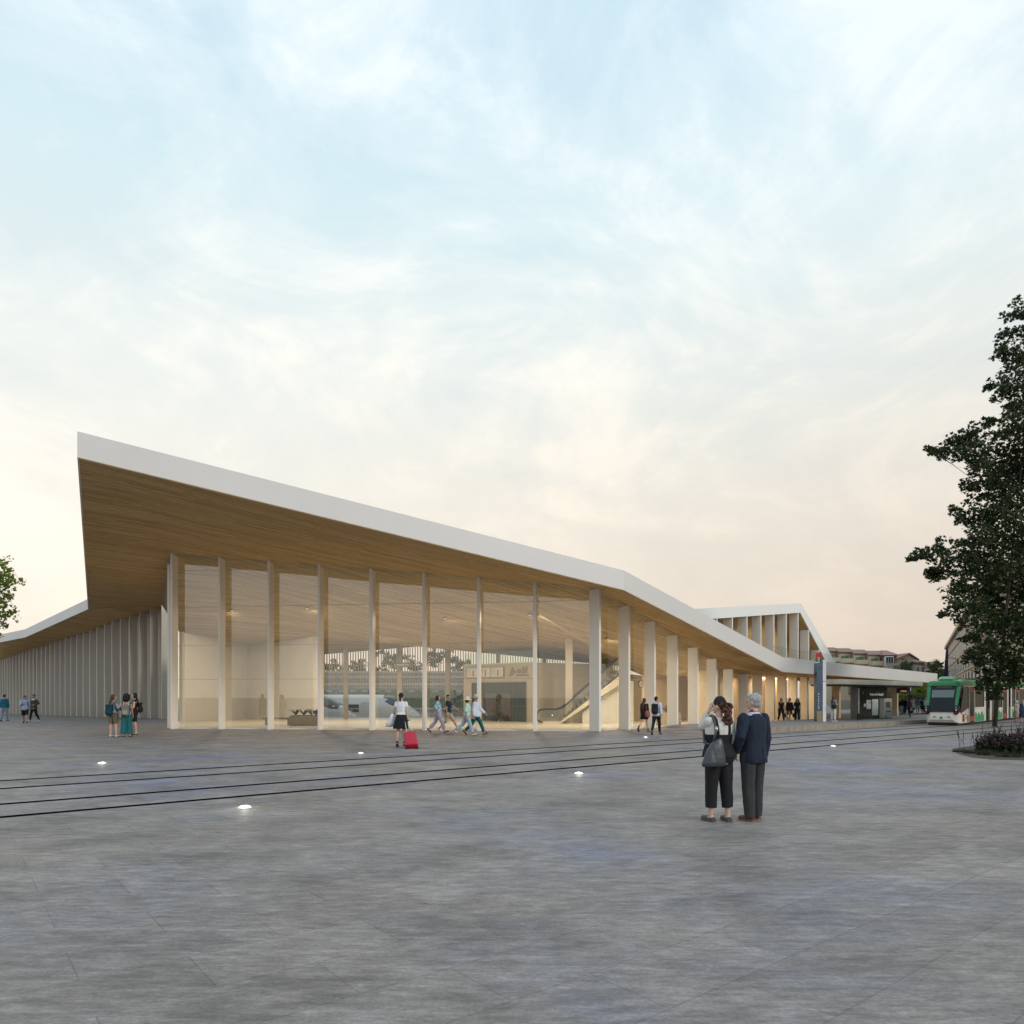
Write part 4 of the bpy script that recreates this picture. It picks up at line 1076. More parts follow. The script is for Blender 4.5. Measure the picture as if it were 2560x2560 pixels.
# ================================================================ the tram
TD = Vector((.70, .714, 0)).normalized(); TNv = Vector((TD.y, -TD.x, 0))     # along, and towards the camera side (right)
Dc = 40.2; TR = Vector(((2397 - 1280) / F * Dc, Dc, 0))          # front right lower corner
TWd = 1.75
t0 = TR - TNv * (TWd / 2)
tram = thing('tram', t0, 'green and white low floor tram arriving at the stop from the right', 'tram')
def tp(u, y, z): return t0 + TD * u + TNv * y + Vector((0, 0, z))
TWH = mk('cream tram paint', (.80, .74, .66), .28, var=.03); TGR = mk('tram green paint', (.028, .27, .09), .28, var=.06); TGL = mk('black tram glass', (.008, .009, .010), .12, var=.3, spec=.28)
TRED = mk('door red', (.36, .045, .02), .4)
hw = TWd / 2; HT = 2.68
def sec(u, y0, zb, zt_, rnd_=.12, w=hw):
    """cross-section ring, rounded shoulders"""
    pts = [(-w, zb), (-w, zt_ - .35), (-w + .04, zt_ - .15), (-w + .22, zt_), (w - .22, zt_), (w - .04, zt_ - .15), (w, zt_ - .35), (w, zb)]
    return [tp(u, a, z) for a, z in pts]
def body(ua, ub, name='body', nose=False):
    """lower cream shell and green roof shell of one section"""
    if nose:
        lo = [sec(ua + .75, 0, .13, .95, w=hw - .30), ]
        rings = []
        for u, w, zb in ((0.02, hw - .30, .30), (.12, hw - .16, .17), (.42, hw - .03, .13), (.8, hw, .12), (ub, hw, .12)):
            rings.append([tp(u, a, z) for a, z in ((-w, zb), (-w - .0, .55), (-w, .93), (w, .93), (w, .55), (w, zb))])
        MB().loft(rings).build('lower_shell', TWH, tram, smooth=False, bevel=.03)
    else:
        MB().obox(tp(ua, -hw, .12), TD * (ub - ua), TNv * TWd, (0, 0, .81)).build('lower_shell', TWH, tram, bevel=.02)
# module 1 with the cab
body(0, 6.95, nose=True)
def loft_sec(stations, name, mat, parts=None, smooth=False, bevel=.0):
    rings = []
    for u, w, zb, zt_ in stations:
        rings.append([tp(u, -w, zb), tp(u, -w, zt_ - .14), tp(u, -w + .05, zt_ - .05), tp(u, -w + .16, zt_), tp(u, w - .16, zt_), tp(u, w - .05, zt_ - .05), tp(u, w, zt_ - .14), tp(u, w, zb)])
    return MB().loft(rings).build(name, mat, tram, smooth=smooth, bevel=bevel)
# glazed middle (dark) rises from the raked windscreen; green roof above
def raked(us, z): return us + max(0, z - .93) * .36
mid = []
for u, w in ((0, hw - .13), (.3, hw - .02), (1.2, hw - .015), (6.95, hw - .015)):
    sh_ = 1 if u < 1.0 else 0
    mid.append([tp(u + .03, -w, .93), tp(u + .62 * sh_, -w, 2.35), tp(u + .62 * sh_, w, 2.35), tp(u + .03, w, .93)])
MB().loft(mid).build('glass_band', TGL, tram, bevel=.03)
# windscreen face: slightly proud dark glass, with pale blind and green surround
def scr(y, z): return tp(.012 + max(0, z - .93) * .437 - .03, y, z)
MB().extrude([scr(-.66, .78), scr(.66, .78), scr(.66, 2.36), scr(-.66, 2.36)], -TD * .02).build('windscreen', mk('windscreen glass', (.012, .015, .018), .12, spec=.28, var=.3, scale=1.5), tram, bevel=.0)
MB().extrude([scr(-.56, 1.62) - TD * .022, scr(.56, 1.62) - TD * .022, scr(.58, 2.06) - TD * .022, scr(-.58, 2.06) - TD * .022], -TD * .006).build('sun_blind', mk('grey green blind', (.15, .19, .17), .3, spec=.7), tram)
MB().extrude([scr(-.36, 2.18) - TD * .022, scr(.40, 2.18) - TD * .022, scr(.40, 2.30) - TD * .022, scr(-.36, 2.30) - TD * .022], -TD * .006).build('destination_display', mk('dim amber display', (.10, .045, .03), .4), tram)
for sgn_ in (-1, 1):
    MB().extrude([scr(sgn_ * .66, .9), scr(sgn_ * .79, .95), scr(sgn_ * .86, 2.36), scr(sgn_ * .66, 2.40)], TD * .12 - TD * .05).build('cab_pillar', TGR, tram)
    mb = MB(); mb.ell(tp(.04, sgn_ * .74, .90), (.16, .16, .28), 12, 8); mb.build('lamp_housing', BLACK, tram, smooth=True)
    for z, m in ((1.03, STEEL), (.90, LENS), (.76, TRED)):
        MB().ell(tp(-.10, sgn_ * .76, z), (.045, .045, .045), 10, 6).build('headlight', m if m is not LENS else mk('pale lamp', (.85, .8, .7), .2), tram, smooth=True)
    MB().tube([tp(.30, sgn_ * (hw + .0), 2.0), tp(.05, sgn_ * (hw + .10), 1.95), tp(.05, sgn_ * (hw + .10), 1.6)], .03, 6).build('mirror', BLACK, tram)
MB().obox(tp(-.04, -.62, .30), TD * .1, TNv * 1.24, (0, 0, .30)).build('bumper', TWH, tram, bevel=.04)
lettering('emblem', 'A', .24, GRN, tram, tp(-.045, 0.0, .44), TNv, (0, 0, 1), bold=.006)
for y in (-.36, .36): MB().ell(tp(-.04, y, .50), (.03, .12, .035), 10, 6).build('vent', DARK, tram)
lettering('fleet_number', '210', .09, BLACK, tram, tp(-.012, -.05, .84), TNv, (0, 0, 1))
# green roof of module 1, leaning out over the screen
loft_sec([(.50, hw - .2, 2.30, 2.44), (.62, hw - .03, 2.33, 2.58), (1.5, hw + .01, 2.34, HT), (6.95, hw + .01, 2.34, HT)], 'roof', TGR)
loft_sec([(1.0, .42, HT - .05, HT + .04), (1.5, .5, HT - .04, HT + .19), (3.4, .5, HT - .04, HT + .2), (3.9, .45, HT - .04, HT + .02)], 'roof_unit', TGR)
sy = hw + .005
def sidequad(ua, ub, za, zb_, mat, name, d=.012):
    return MB().obox(tp(ua, hw - .01, za), TD * (ub - ua), TNv * (.022 + d), (0, 0, zb_ - za)).build(name, mat, tram)
# cream frame lines, doors and pillars on the camera side
MB().extrude([tp(.9, sy, .60), tp(2.2, sy, .93), tp(2.2, sy, 1.0), tp(.62, sy, .72)], TNv * .014).build('cream_sweep', TWH, tram)
MB().extrude([tp(.28, sy, .80), tp(.9, sy, .62), tp(2.1, sy, .98), tp(2.1, sy, 2.15), tp(1.05, sy, 2.15)], TNv * .012).build('cab_window', TGL, tram)
def door(ua, ub):
    o = sidequad(ua, ub, .14, 2.2, TGL, 'door', .02)
    MB().obox(tp(ua + .03, sy + .03, .20), TD * (ub - ua - .06), TNv * .01, (0, 0, .30)).build('red_panel', TRED, o)
    MB().obox(tp(ua + .03, sy + .03, 2.0), TD * (ub - ua - .06), TNv * .01, (0, 0, .17)).build('red_panel', TRED, o)
    for u in (ua - .12, ub): MB().obox(tp(u, sy, .14), TD * .12, TNv * .02, (0, 0, 2.1)).build('door_jamb', TWH, tram)
    MB().obox(tp((ua + ub) / 2 - .02, sy + .03, .2), TD * .035, TNv * .008, (0, 0, 1.95)).build('door_seam', DARK, o)
door(2.45, 3.75)
sidequad(6.5, 6.95, .14, 2.3, TWH, 'end_pillar', .008)
sidequad(3.87, 6.5, .93, 1.02, TWH, 'sill_line', .006)
MB().obox(tp(.95, sy, 2.27), TD * 6.0, TNv * .016, (0, 0, .05)).build('white_line', TWH, tram)
lettering('letter_m', 'M', .52, MRED, tram, tp(1.02, sy + .012, .42), TD, (0, 0, 1), bold=.02)
mb = MB()
for u in (.84, 1.17): mb.obox(tp(u, sy + .012, .20), TD * .1, TNv * .012, (0, 0, .07))
mb.build('green_feet', GRN, tram)
mb = MB(); mb.obox(tp(1.42, sy + .01, .60), TD * .12, TNv * .006, (0, 0, .07)); mb.obox(tp(1.42, sy + .01, .44), TD * .5, TNv * .006, (0, 0, .03)); mb.obox(tp(1.42, sy + .01, .35), TD * .42, TNv * .006, (0, 0, .03)); mb.build('small_print', DARK, tram)
# green splash graphics low on the side
def splash(ua, ub, seed):
    r_ = random.Random(seed); mb = MB(); u = ua
    while u < ub:
        w_ = r_.uniform(.06, .2); h = .26 + .9 * abs(noise.noise((u * 1.3, seed, 0))) + r_.uniform(0, .15)
        h = min(h, .72); w_ = min(w_, ub - u)
        if w_ > .02: mb.obox(tp(u, sy + .006, .16), TD * w_, TNv * (.004 + r_.uniform(0, .002)), (0, 0, h))
        if r_.random() < .45: mb.obox(tp(u, sy + .006, .16 + h + r_.uniform(.02, .08)), TD * w_ * .4, TNv * .005, (0, 0, r_.uniform(.02, .06)))
        u += w_ + .002
    return mb.build('green_splash', mk('splash green', (.03, .30, .11), .35, var=.2, scale=6), tram)
splash(2.0, 2.32, 3); splash(3.9, 6.45, 5)
# second and third modules
def bellows(ua, ub):
    mb = MB(); n = 8
    for i in range(n): mb.obox(tp(ua + (ub - ua) * i / n, -hw + (.06 if i % 2 else .1), .16), TD * (ub - ua) / n, TNv * (TWd - (.12 if i % 2 else .2)), (0, 0, HT - .3))
    mb.build('bellows', BLACK, tram)
def module(ua, ub, doors, spl):
    body(ua, ub)
    MB().obox(tp(ua, -hw + .015, .93), TD * (ub - ua), TNv * (TWd - .03), (0, 0, 1.42)).build('glass_band', TGL, tram)
    loft_sec([(ua, hw + .01, 2.34, HT), (ub, hw + .01, 2.34, HT)], 'roof', TGR)
    MB().obox(tp(ua, sy, 2.27), TD * (ub - ua), TNv * .016, (0, 0, .05)).build('white_line', TWH, tram)
    for a, b in ((ua, ua + .35), (ub - .3, ub)): sidequad(a, b, .14, 2.3, TWH, 'end_pillar', .008)
    for a, b in doors: door(a, b)
    for i, (a, b) in enumerate(spl): splash(a, b, 11 + i)
bellows(6.95, 8.2); module(8.2, 14.3, [(8.75, 10.1), (12.3, 13.8)], [(10.3, 12.15)])
bellows(14.3, 15.2); module(15.2, 24., [(17, 18.3)], [(15.6, 16.8), (18.6, 22)])
MB().obox(tp(.3, -hw + .12, .03), TD * 23.5, TNv * (TWd - .24), (0, 0, .1)).build('underframe', BLACK, tram)
for u in (1.6, 2.5, 10.2, 11.2, 18.5, 19.5):
    for y in (-.6, .6): MB().tube([tp(u, y - .06, .16), tp(u, y + .06, .16)], [.16, .16], 16).build('wheel', DARK, tram)

# ================================================================ buildings behind
OCH = mk('hazy ochre render', (.50, .42, .30), .85, var=.08, scale=.5); TILE = mk('hazy red roof tile', (.25, .155, .13), .8, var=.25, scale=1.5)  # distance haze is mixed into both colours, paler and less saturated
BRICK = mk('red brick', (.25, .10, .075), .85, var=.15, scale=3); WIN = mk('dark window glass', (.03, .035, .042), .2, var=.4, scale=.8, spec=.3); WFR = mk('white window frame', (.62, .62, .62), .5)
AWN = mk('green awning', (.03, .17, .12), .7)
def wx(x, D): return (x - 1280) / F * D
def block(px0, px1, ytop, D, label, bays=4, deep=12, gal=False):
    """flat fronted apartment block facing the camera, storeys with windows, red tiled eaves"""
    x0, x1 = wx(px0, D), wx(px1, D); h = zat(ytop, D); w_ = x1 - x0
    t = thing('apartment_block', ((x0 + x1) / 2, D, 0), label, 'apartment block', 'apartment blocks behind the tram stop')
    MB().box(((x0 + x1) / 2, D + deep / 2, (h - .9) / 2), (w_, deep, h - .9)).build('wall', OCH, t)
    rf = MB(); rf.solid([(x0 - .3, D - .6, h - .9), (x1 + .3, D - .6, h - .9), (x1 + .3, D + deep, h - .9), (x0 - .3, D + deep, h - .9)],
                        [(x0 + .2, D + 1.6, h), (x1 - .2, D + 1.6, h), (x1 - .2, D + deep - 1, h), (x0 + .2, D + deep - 1, h)]); rf.build('roof', TILE, t)
    for fl_ in range(3):
        z = h - 2.6 - fl_ * 2.9
        if z < .5: break
        if fl_ == 0:
            MB().box(((x0 + x1) / 2 - w_ * .12, D - .04, z + .75), (w_ * .5, .08, .5)).build('awning', AWN, t)
            for k in range(3):
                o = MB().box((x0 + w_ * (.78 + .08 * k), D - .03, z + .5), (w_ * .055, .07, 1.1)).build('window', WIN, t)
            MB().box(((x0 + x1) / 2, D - .5, z - .35), (w_ * .96, .9, .16)).build('balcony_slab', OCH, t)
            MB().box(((x0 + x1) / 2, D - .94, z + .05), (w_ * .96, .05, .7)).build('balcony_wall', OCH, t)
        else:
            MB().box((x1 - w_ * .2, D - .03, z + .3), (w_ * .34, .06, 2.7)).build('brick_panel', BRICK, t)
            o = MB().box((x1 - w_ * .2, D - .075, z + .2), (w_ * .2, .05, 1.2)).build('window', WFR, t)
            MB().box((x1 - w_ * .2, D - .105, z + .2), (w_ * .16, .02, 1.0)).build('pane', WIN, o)
            if fl_ == 1: MB().box((x1 - w_ * .2, D - .10, z + 1.1), (w_ * .22, .06, .5)).build('shutter', mk('grey green shutter', (.2, .25, .22), .7), o)
    return t
block(2060, 2098, 1617, 141, 'ochre apartment block with red eaves, leftmost beside the white gable')
block(2098, 2135, 1619, 140, 'ochre apartment block with red eaves, second right of the white gable')
block(2135, 2172, 1622.5, 139, 'ochre apartment block with red eaves, third right of the white gable')
block(2172, 2208, 1625.5, 138, 'ochre apartment block with red eaves, next to the glazed gallery block')
# block with glazed gallery and green awning
D = 137; x0, x1 = wx(2208, D), wx(2242, D); h = zat(1628, D)
t = thing('apartment_block', ((x0 + x1) / 2, D, 0), 'brick block with white glazed gallery over a wide green awning', 'apartment block', 'apartment blocks behind the tram stop')
MB().box(((x0 + x1) / 2, D + 5, (h - .8) / 2), (x1 - x0, 10, h - .8)).build('wall', BRICK, t)
MB().solid([(x0 - .4, D - .6, h - .8), (x1 + .4, D - .6, h - .8), (x1 + .4, D + 10, h - .8), (x0 - .4, D + 10, h - .8)], [(x0 + .9, D + 2, h + .3), (x1 - .9, D + 2, h + .3), (x1 - .9, D + 8, h + .3), (x0 + .9, D + 8, h + .3)]).build('roof', TILE, t)
g = MB().box((x0 + .9, D - .3, h - 2.0), (1.6, .7, 2.0)).build('gallery', WFR, t)
for k in range(3): MB().box((x0 + .42 + .48 * k, D - .67, h - 1.95), (.38, .04, 1.6)).build('pane', WIN, g)
MB().box(((x0 + x1) / 2, D - .6, h - 3.25), (x1 - x0 + .1, 1.3, .2)).build('balcony_slab', OCH, t)
MB().box(((x0 + x1) / 2, D - 1.2, h - 2.75), (x1 - x0, .05, .7)).build('balcony_rail', mk('grey rail', (.3, .3, .33), .5), t)
MB().box(((x0 + x1) / 2, D - .3, h - 4.6), (x1 - x0 - .3, .5, 1.9)).build('awning', AWN, t)
# gabled house and lower ones stepping down
def house(px0, px1, yr, ye, D, label, gable=True, wall=OCH):
    x0, x1 = wx(px0, D), wx(px1, D); hr, he = zat(yr, D), zat(ye, D); xm = x0 + (x1 - x0) * .6
    t = thing('terraced_house', ((x0 + x1) / 2, D, 0), label, 'house', 'houses behind the tram stop')
    if gable:
        MB().extrude([(x0, D, 0), (x1, D, 0), (x1, D, he), (xm, D, hr - .15), (x0, D, he)], (0, 9, 0)).build('wall', wall, t)
        rf = MB()
        for (xa, za), (xb, zb) in (((x0 - .4, he - .2), (xm, hr)), ((xm, hr), (x1 + .4, he - .2))):
            rf.extrude([(xa, D - .5, za), (xb, D - .5, zb), (xb, D - .5, zb + .22), (xa, D - .5, za + .22)], (0, 10, 0))
        rf.build('roof', TILE, t)
    else:
        MB().box(((x0 + x1) / 2, D + 4, he / 2), (x1 - x0, 8, he)).build('wall', wall, t)
        MB().solid([(x0 - .4, D - .5, he), (x1 + .4, D - .5, he), (x1 + .4, D + 8, he), (x0 - .4, D + 8, he)], [(x0 + .3, D + 2, hr), (x1 - .3, D + 2, hr), (x1 - .3, D + 6, hr), (x0 + .3, D + 6, hr)]).build('roof', TILE, t)
    n = max(2, int((x1 - x0) / 1.6))
    for z in (he - 1.4, he - 4.1):
        if z < .8: continue
        for k in range(n):
            o = MB().box((x0 + (x1 - x0) * (k + .5) / n, D - .03, z), (.75, .07, 1.2)).build('window', WFR, t)
            MB().box((x0 + (x1 - x0) * (k + .5) / n, D - .075, z), (.6, .02, 1.02)).build('pane', WIN, o)
    MB().box(((x0 + x1) / 2, D - .25, he - 2.75), (x1 - x0, .5, .18)).build('cornice', OCH, t)
house(2242, 2290, 1635, 1648, 140, 'ochre house with red gable above the roof balustrade')
house(2288, 2312, 1648, 1656, 136, 'brown house with covered terrace right of the gabled house', False, mk('brown render', (.30, .21, .14), .85))
house(2330, 2352, 1655, 1667, 150, 'small grey gabled house behind the dark trees', True, mk('grey render', (.3, .27, .23), .85))
house(2345, 2372, 1668, 1680, 142, 'low brown house beside the blue banner', False, mk('brown render', (.30, .21, .14)))
# stone office block at right, running away from the camera
Oa = Vector((105, 170, 0)); Ob = Vector((43.0, 62, 0)); od = (Oa - Ob).normalized(); on = Vector((-od.y, od.x, 0)); OH = 13.6
ob = thing('office_building', Ob.lerp(Oa, .5), 'beige stone office building with rows of tall dark windows behind the tram', 'building')
OST = mk('sandy facade stone', (.46, .355, .235), .8, var=.06, scale=.4)
Ln = (Oa - Ob).length
MB().solid([Ob, Oa, Oa - on * 16, Ob - on * 16], [p + Vector((0, 0, OH)) for p in (Ob, Oa, Oa - on * 16, Ob - on * 16)]).build('wall', OST, ob)
if True:
    nn = on if (on.dot(-Ob) > 0) else -on
    MB().obox(Ob + nn * .02 + Vector((0, 0, OH - .5)), od * Ln, nn * .5, (0, 0, .6)).build('cornice', OST, ob)
    for k in range(4): MB().obox(Ob + nn * .0 + Vector((0, 0, 2.75 + 2.75 * k)), od * Ln, nn * .12, (0, 0, .3)).build('string_course', OST, ob)
    nwin = 19
    for r_ in range(5):
        for k in range(nwin):
            p = Ob + od * (Ln * (k + .35) / nwin) + Vector((0, 0, .5 + 2.72 * r_))
            o = MB().obox(p + nn * .005, od * 1.75, nn * .03, (0, 0, 1.95)).build('window', WIN, ob)
            MB().obox(p + od * 1.75 + nn * .005, od * 2.2, nn * .06, (0, 0, 1.95)).build('pale_panel', mk('pale facade panel', (.52, .49, .44), .7, var=.04), o)
# brick and white building far right with brown canopy
D = 74; x0 = wx(2490, D)
bw = thing('corner_building', (x0 + 6, D, 0), 'red brick and white building behind the tram at the right edge', 'building')
MB().extrude([(x0, D, 0), (x0 + 3.2, D, 0), (x0 + 3.2, D, 11), (x0, D, 11)], (6.4, 8, 0)).build('brick_wall', mk('orange red brick', (.34, .10, .06), .85, var=.12), bw)
MB().extrude([(x0 + 3.2, D + .2, 0), (x0 + 15.4, D + .2, 0), (x0 + 15.4, D + .2, 10.4), (x0 + 3.2, D + .2, 10.4)], (6.4, 8, 0)).build('white_wall', mk('white render', (.62, .62, .62), .8), bw)
for r_ in range(4):
    for k in range(4):
        o = MB().box((x0 + 4.6 + 2.9 * k, D + .16, 1.9 + 2.5 * r_), (1.9, .1, 1.2)).build('window', WFR, bw)
        for m in (-.5, .5): MB().box((x0 + 4.6 + 2.9 * k + m * .9, D + .1, 1.9 + 2.5 * r_), (.8, .02, 1.05)).build('pane', WIN, o)
D = 63; x0 = wx(2506, D); cn = thing('market_canopy', (x0 + 6, D, 0), 'flat brown canopy with lit timber underside behind the tram', 'canopy')
MB().box((x0 + 6, D + 2.5, zat(1700, D)), (12, 5, .55)).build('deck', mk('brown grey metal', (.11, .085, .07), .6), cn)
MB().box((x0 + 6, D + 2.5, zat(1708.5, D)), (11.7, 4.8, .1)).build('timber_underside', mk('orange timber', (.42, .22, .08), .6, var=.3, scale=3), cn)
for k in (.6, 6, 11): MB().box((x0 + k, D + 3.5, zat(1709, D) / 2), (.25, .25, zat(1709, D) - .05)).build('post', DARK, cn)
# lamp post with blue banner
D = 84; x0 = wx(2368, D); lp = thing('street_lamp', (x0, D, 0), 'tall dark street lamp with long blue banner at the office corner', 'street lamp')
MB().tube([(x0, D, 0), (x0, D, zat(1615, D))], [.11, .06], 8).build('pole', DARK, lp)
MB().solid([(x0 - .42, D - .03, zat(1690, D)), (x0 + .12, D - .03, zat(1690, D)), (x0 + .12, D + .03, zat(1690, D)), (x0 - .42, D + .03, zat(1690, D))],
           [(x0 - .12, D - .03, zat(1620, D)), (x0 + .1, D - .03, zat(1620, D)), (x0 + .1, D + .03, zat(1620, D)), (x0 - .12, D + .03, zat(1620, D))]).build('banner', mk('navy banner', (.012, .02, .07), .6), lp)
MB().tube([(x0, D, zat(1644, D)), (x0 + .6, D, zat(1645, D)), (x0 + 1.25, D, zat(1648, D))], .035, 6).build('arm', DARK, lp)
MB().tube([(x0 + 1.25, D, zat(1648, D)), (x0 + 1.27, D, zat(1660, D))], [.05, .12], 8).build('lamp_head', DARK, lp)
wr = MB(); wr.tube([(x0 + .0, D + .3, zat(1673, D)), P(2420, 1675.5, 80), P(2560, 1672, 76)], .025, 5)
tag(wr.build('overhead_wire', DARK), 'thin dark overhead wire running right from the banner pole', 'wire')
# low retaining wall and hedge beyond the crowd
MB_w = MB(); a = P(2236, 1742, 92); b = P(2345, 1742, 96)
MB_w.wall((a.x - 8, a.y), (b.x + 2, b.y), .4, 0, 1.2); tag(MB_w.build('garden_wall', mk('pale brown wall', (.36, .31, .25), .85, var=.1)), 'low pale wall behind the waiting crowd', 'wall')
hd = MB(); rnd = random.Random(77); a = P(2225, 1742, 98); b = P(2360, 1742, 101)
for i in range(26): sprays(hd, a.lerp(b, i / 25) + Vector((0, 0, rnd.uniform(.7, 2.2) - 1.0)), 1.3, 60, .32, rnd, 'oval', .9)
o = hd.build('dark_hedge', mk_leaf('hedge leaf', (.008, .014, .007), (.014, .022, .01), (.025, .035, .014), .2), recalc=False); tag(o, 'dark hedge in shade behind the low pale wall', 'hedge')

# ================================================================ flowering bed at right
rnd = random.Random(15)
FLW = mk('purple flower head', (.075, .016, .045), .7, var=.4, scale=9); FLW2 = mk('yellow orange flower', (.40, .18, .03), .7, var=.3)
STEMM = mk_leaf('shrub leaf', (.012, .02, .008), (.022, .034, .012), (.05, .052, .016), .25)
bed = MB(); pts = [(2380, 1872), (2392, 1884), (2430, 1894), (2480, 1899), (2570, 1901), (2680, 1896), (2680, 1858), (2560, 1856), (2450, 1862)]
bed.add([G(x, y) + Vector((0, 0, .004)) for x, y in pts], [tuple(range(len(pts)))]); tag(bed.build('planting_soil', mk('dark soil', (.03, .026, .02), .95)), kind='structure')
def shrub(px, py, h, w_, n, label, seed, tall=0):
    r_ = random.Random(seed); g = G(px, py); t = thing('flowering_shrub', g, label, 'shrub', 'flowering shrubs at the right edge')
    fo = MB(); fl_ = MB(); fy = MB()
    for i in range(n):
        a = r_.uniform(0, 6.283); rr = w_ * r_.random() ** .6
        b = g + Vector((math.cos(a) * rr, math.sin(a) * rr * .8, 0)); hh = h * r_.uniform(.45, 1.05) * (1 - .45 * (rr / w_) ** 2)
        tip = b + Vector((r_.gauss(0, .1), r_.gauss(0, .1), hh)); s = Vector((r_.uniform(-1, 1), r_.uniform(-1, 1), 0)).normalized() * .007
        fo.quad(b - s, b + s, tip + s * .6, tip - s * .6)
        for k in range(7):
            c = b.lerp(tip, r_.uniform(.1, .92)); leaves(fo, c, .05, 1, r_.uniform(.06, .13), r_, 'oval')
        if r_.random() < .55: fl_.ell(tip, (r_.uniform(.016, .03),) * 2 + (r_.uniform(.018, .03),), 6, 4)
        elif r_.random() < .12: fy.ell(b.lerp(tip, r_.uniform(.2, .6)), .018, 6, 4)
    for i in range(tall):
        a = r_.uniform(0, 6.283); b = g + Vector((math.cos(a), math.sin(a), 0)) * w_ * r_.random()
        pts_ = [b + Vector((.10 * math.sin(k * 1.1 + i), 0, k * h * .32)) for k in range(5)]
        fo.tube(pts_, [.006, .006, .005, .012, .004], 5)
    for src, mi in ((fl_, 1), (fy, 2)):
        k = len(fo.v); fo.v += src.v
        for f in src.f: fo.f.append([i + k for i in f]); fo.mi.append(mi)
    fo.build('foliage', [STEMM, FLW, FLW2], t, recalc=False)
shrub(2492, 1882, .66, .50, 330, 'purple flowering shrub nearest the open paving', 1, 6)
shrub(2545, 1884, .70, .55, 360, 'taller purple flowering shrub at the right picture edge', 2, 6)
shrub(2620, 1884, .72, .6, 260, 'purple flowering shrub cut by the picture edge', 3, 3)
shrub(2560, 1866, .55, .5, 160, 'dry yellowish flowering shrub behind the purple ones', 4, 4)
def tuft(px, py, n, h, w_, label, seed):
    r_ = random.Random(seed); g = G(px, py); mb = MB()
    for i in range(n):
        a = r_.uniform(0, 6.283); rr = w_ * r_.random() ** .5; b = g + Vector((math.cos(a) * rr, math.sin(a) * rr * .5, 0))
        l = h * r_.uniform(.4, 1.1); d = Vector((r_.gauss(0, .3), r_.gauss(0, .3), 1)); s = Vector((1, r_.uniform(-.4, .4), 0)) * .006
        mb.add([b - s, b + s, b + d * l], [(0, 1, 2)])
    return tag(mb.build('grass_tuft', STEMM, recalc=False), label, 'grass tuft', 'low grass along the bed edge')
tuft(2402, 1880, 150, .10, .25, 'low dark grass at the left tip of the flower bed', 1)
tuft(2432, 1884, 200, .16, .28, 'low dark grass second from the left tip of the flower bed', 2)
tuft(2465, 1888, 220, .2, .28, 'low dark grass in front of the first purple shrub', 3)
tuft(2525, 1893, 240, .2, .4, 'low dark grass in front of the taller purple shrub', 4)
def stalks(px, py, n, h, label, seed):
    r_ = random.Random(seed); g = G(px, py); mb = MB()
    for i in range(n):
        b = g + Vector((r_.uniform(-.35, .35), r_.uniform(-.15, .15), 0)); hh = h * r_.uniform(.55, 1.05); k = r_.uniform(-.12, .12)
        pts_ = [b, b + Vector((k * .3, 0, hh * .5)), b + Vector((k, 0, hh * .8)), b + Vector((k * 1.4, 0, hh))]
        mb.tube(pts_, [.004, .004, .011, .003], 5)
    return tag(mb.build('seed_stalks', STEMM), label, 'stalks', 'thin seed stalks in the flower bed')
stalks(2425, 1874, 7, .62, 'sparse thin seed stalks left in the flower bed', 1); stalks(2455, 1876, 8, .68, 'thin seed stalks beside the first purple shrub', 2)
# ================================================================ people
SKINS = {'fair': mk('fair skin', (.56, .35, .26), .5, var=.06), 'tan': mk('tanned skin', (.42, .24, .16), .5, var=.06), 'brown': mk('brown skin', (.27, .15, .095), .5, var=.06)}
def hairmat(n, c): return mk_cloth(n, c, .35, 26, .6)
HB = hairmat('black hair', (.014, .012, .012)); HBR = hairmat('dark brown hair', (.045, .026, .018)); HAU = hairmat('auburn hair', (.085, .034, .02)); HGR = hairmat('grey hair', (.34, .335, .33)); HLB = hairmat('long chestnut hair', (.085, .042, .022)); HWH = hairmat('white hair', (.6, .6, .58))
EYEM = mk('dark eye', (.02, .015, .012), .2); LIP = mk('lips', (.38, .14, .11), .45)
SOLE = mk('rubber sole', (.03, .03, .03), .7)
def remesh(mb, name, mat, parent, voxel, smooth=3, amp=0., fr=9., seed=0., zs=.5, M=None):
    me = bpy.data.meshes.new('tmp'); me.from_pydata([tuple(v) for v in mb.v], [], mb.f)
    bm = bmesh.new(); bm.from_mesh(me); bmesh.ops.recalc_face_normals(bm, faces=bm.faces); bm.to_mesh(me); bm.free()
    o = bpy.data.objects.new('tmp', me); COL.objects.link(o)
    r = o.modifiers.new('r', 'REMESH'); r.mode = 'VOXEL'; r.voxel_size = voxel; r.use_smooth_shade = True
    if smooth:
        s = o.modifiers.new('s', 'SMOOTH'); s.factor = .5; s.iterations = smooth
    dg = bpy.context.evaluated_depsgraph_get(); dg.update()
    res = bpy.data.meshes.new_from_object(o.evaluated_get(dg))
    bpy.data.objects.remove(o); bpy.data.meshes.remove(me)
    res.name = name; res.materials.clear(); res.materials.append(mat)
    if amp:
        nrm = [v.normal.copy() for v in res.vertices]
        for v, n_ in zip(res.vertices, nrm):
            q = Vector((v.co.x * fr, v.co.y * fr, v.co.z * fr * zs + seed))
            v.co += n_ * amp * (noise.noise(q) + .5 * noise.noise(q * 2.3))
    if M is not None: res.transform(M)
    res.polygons.foreach_set('use_smooth', [True] * len(res.polygons))
    ob = bpy.data.objects.new(name, res); COL.objects.link(ob); ob.parent = parent; WM[ob] = WM[parent].copy()
    return ob
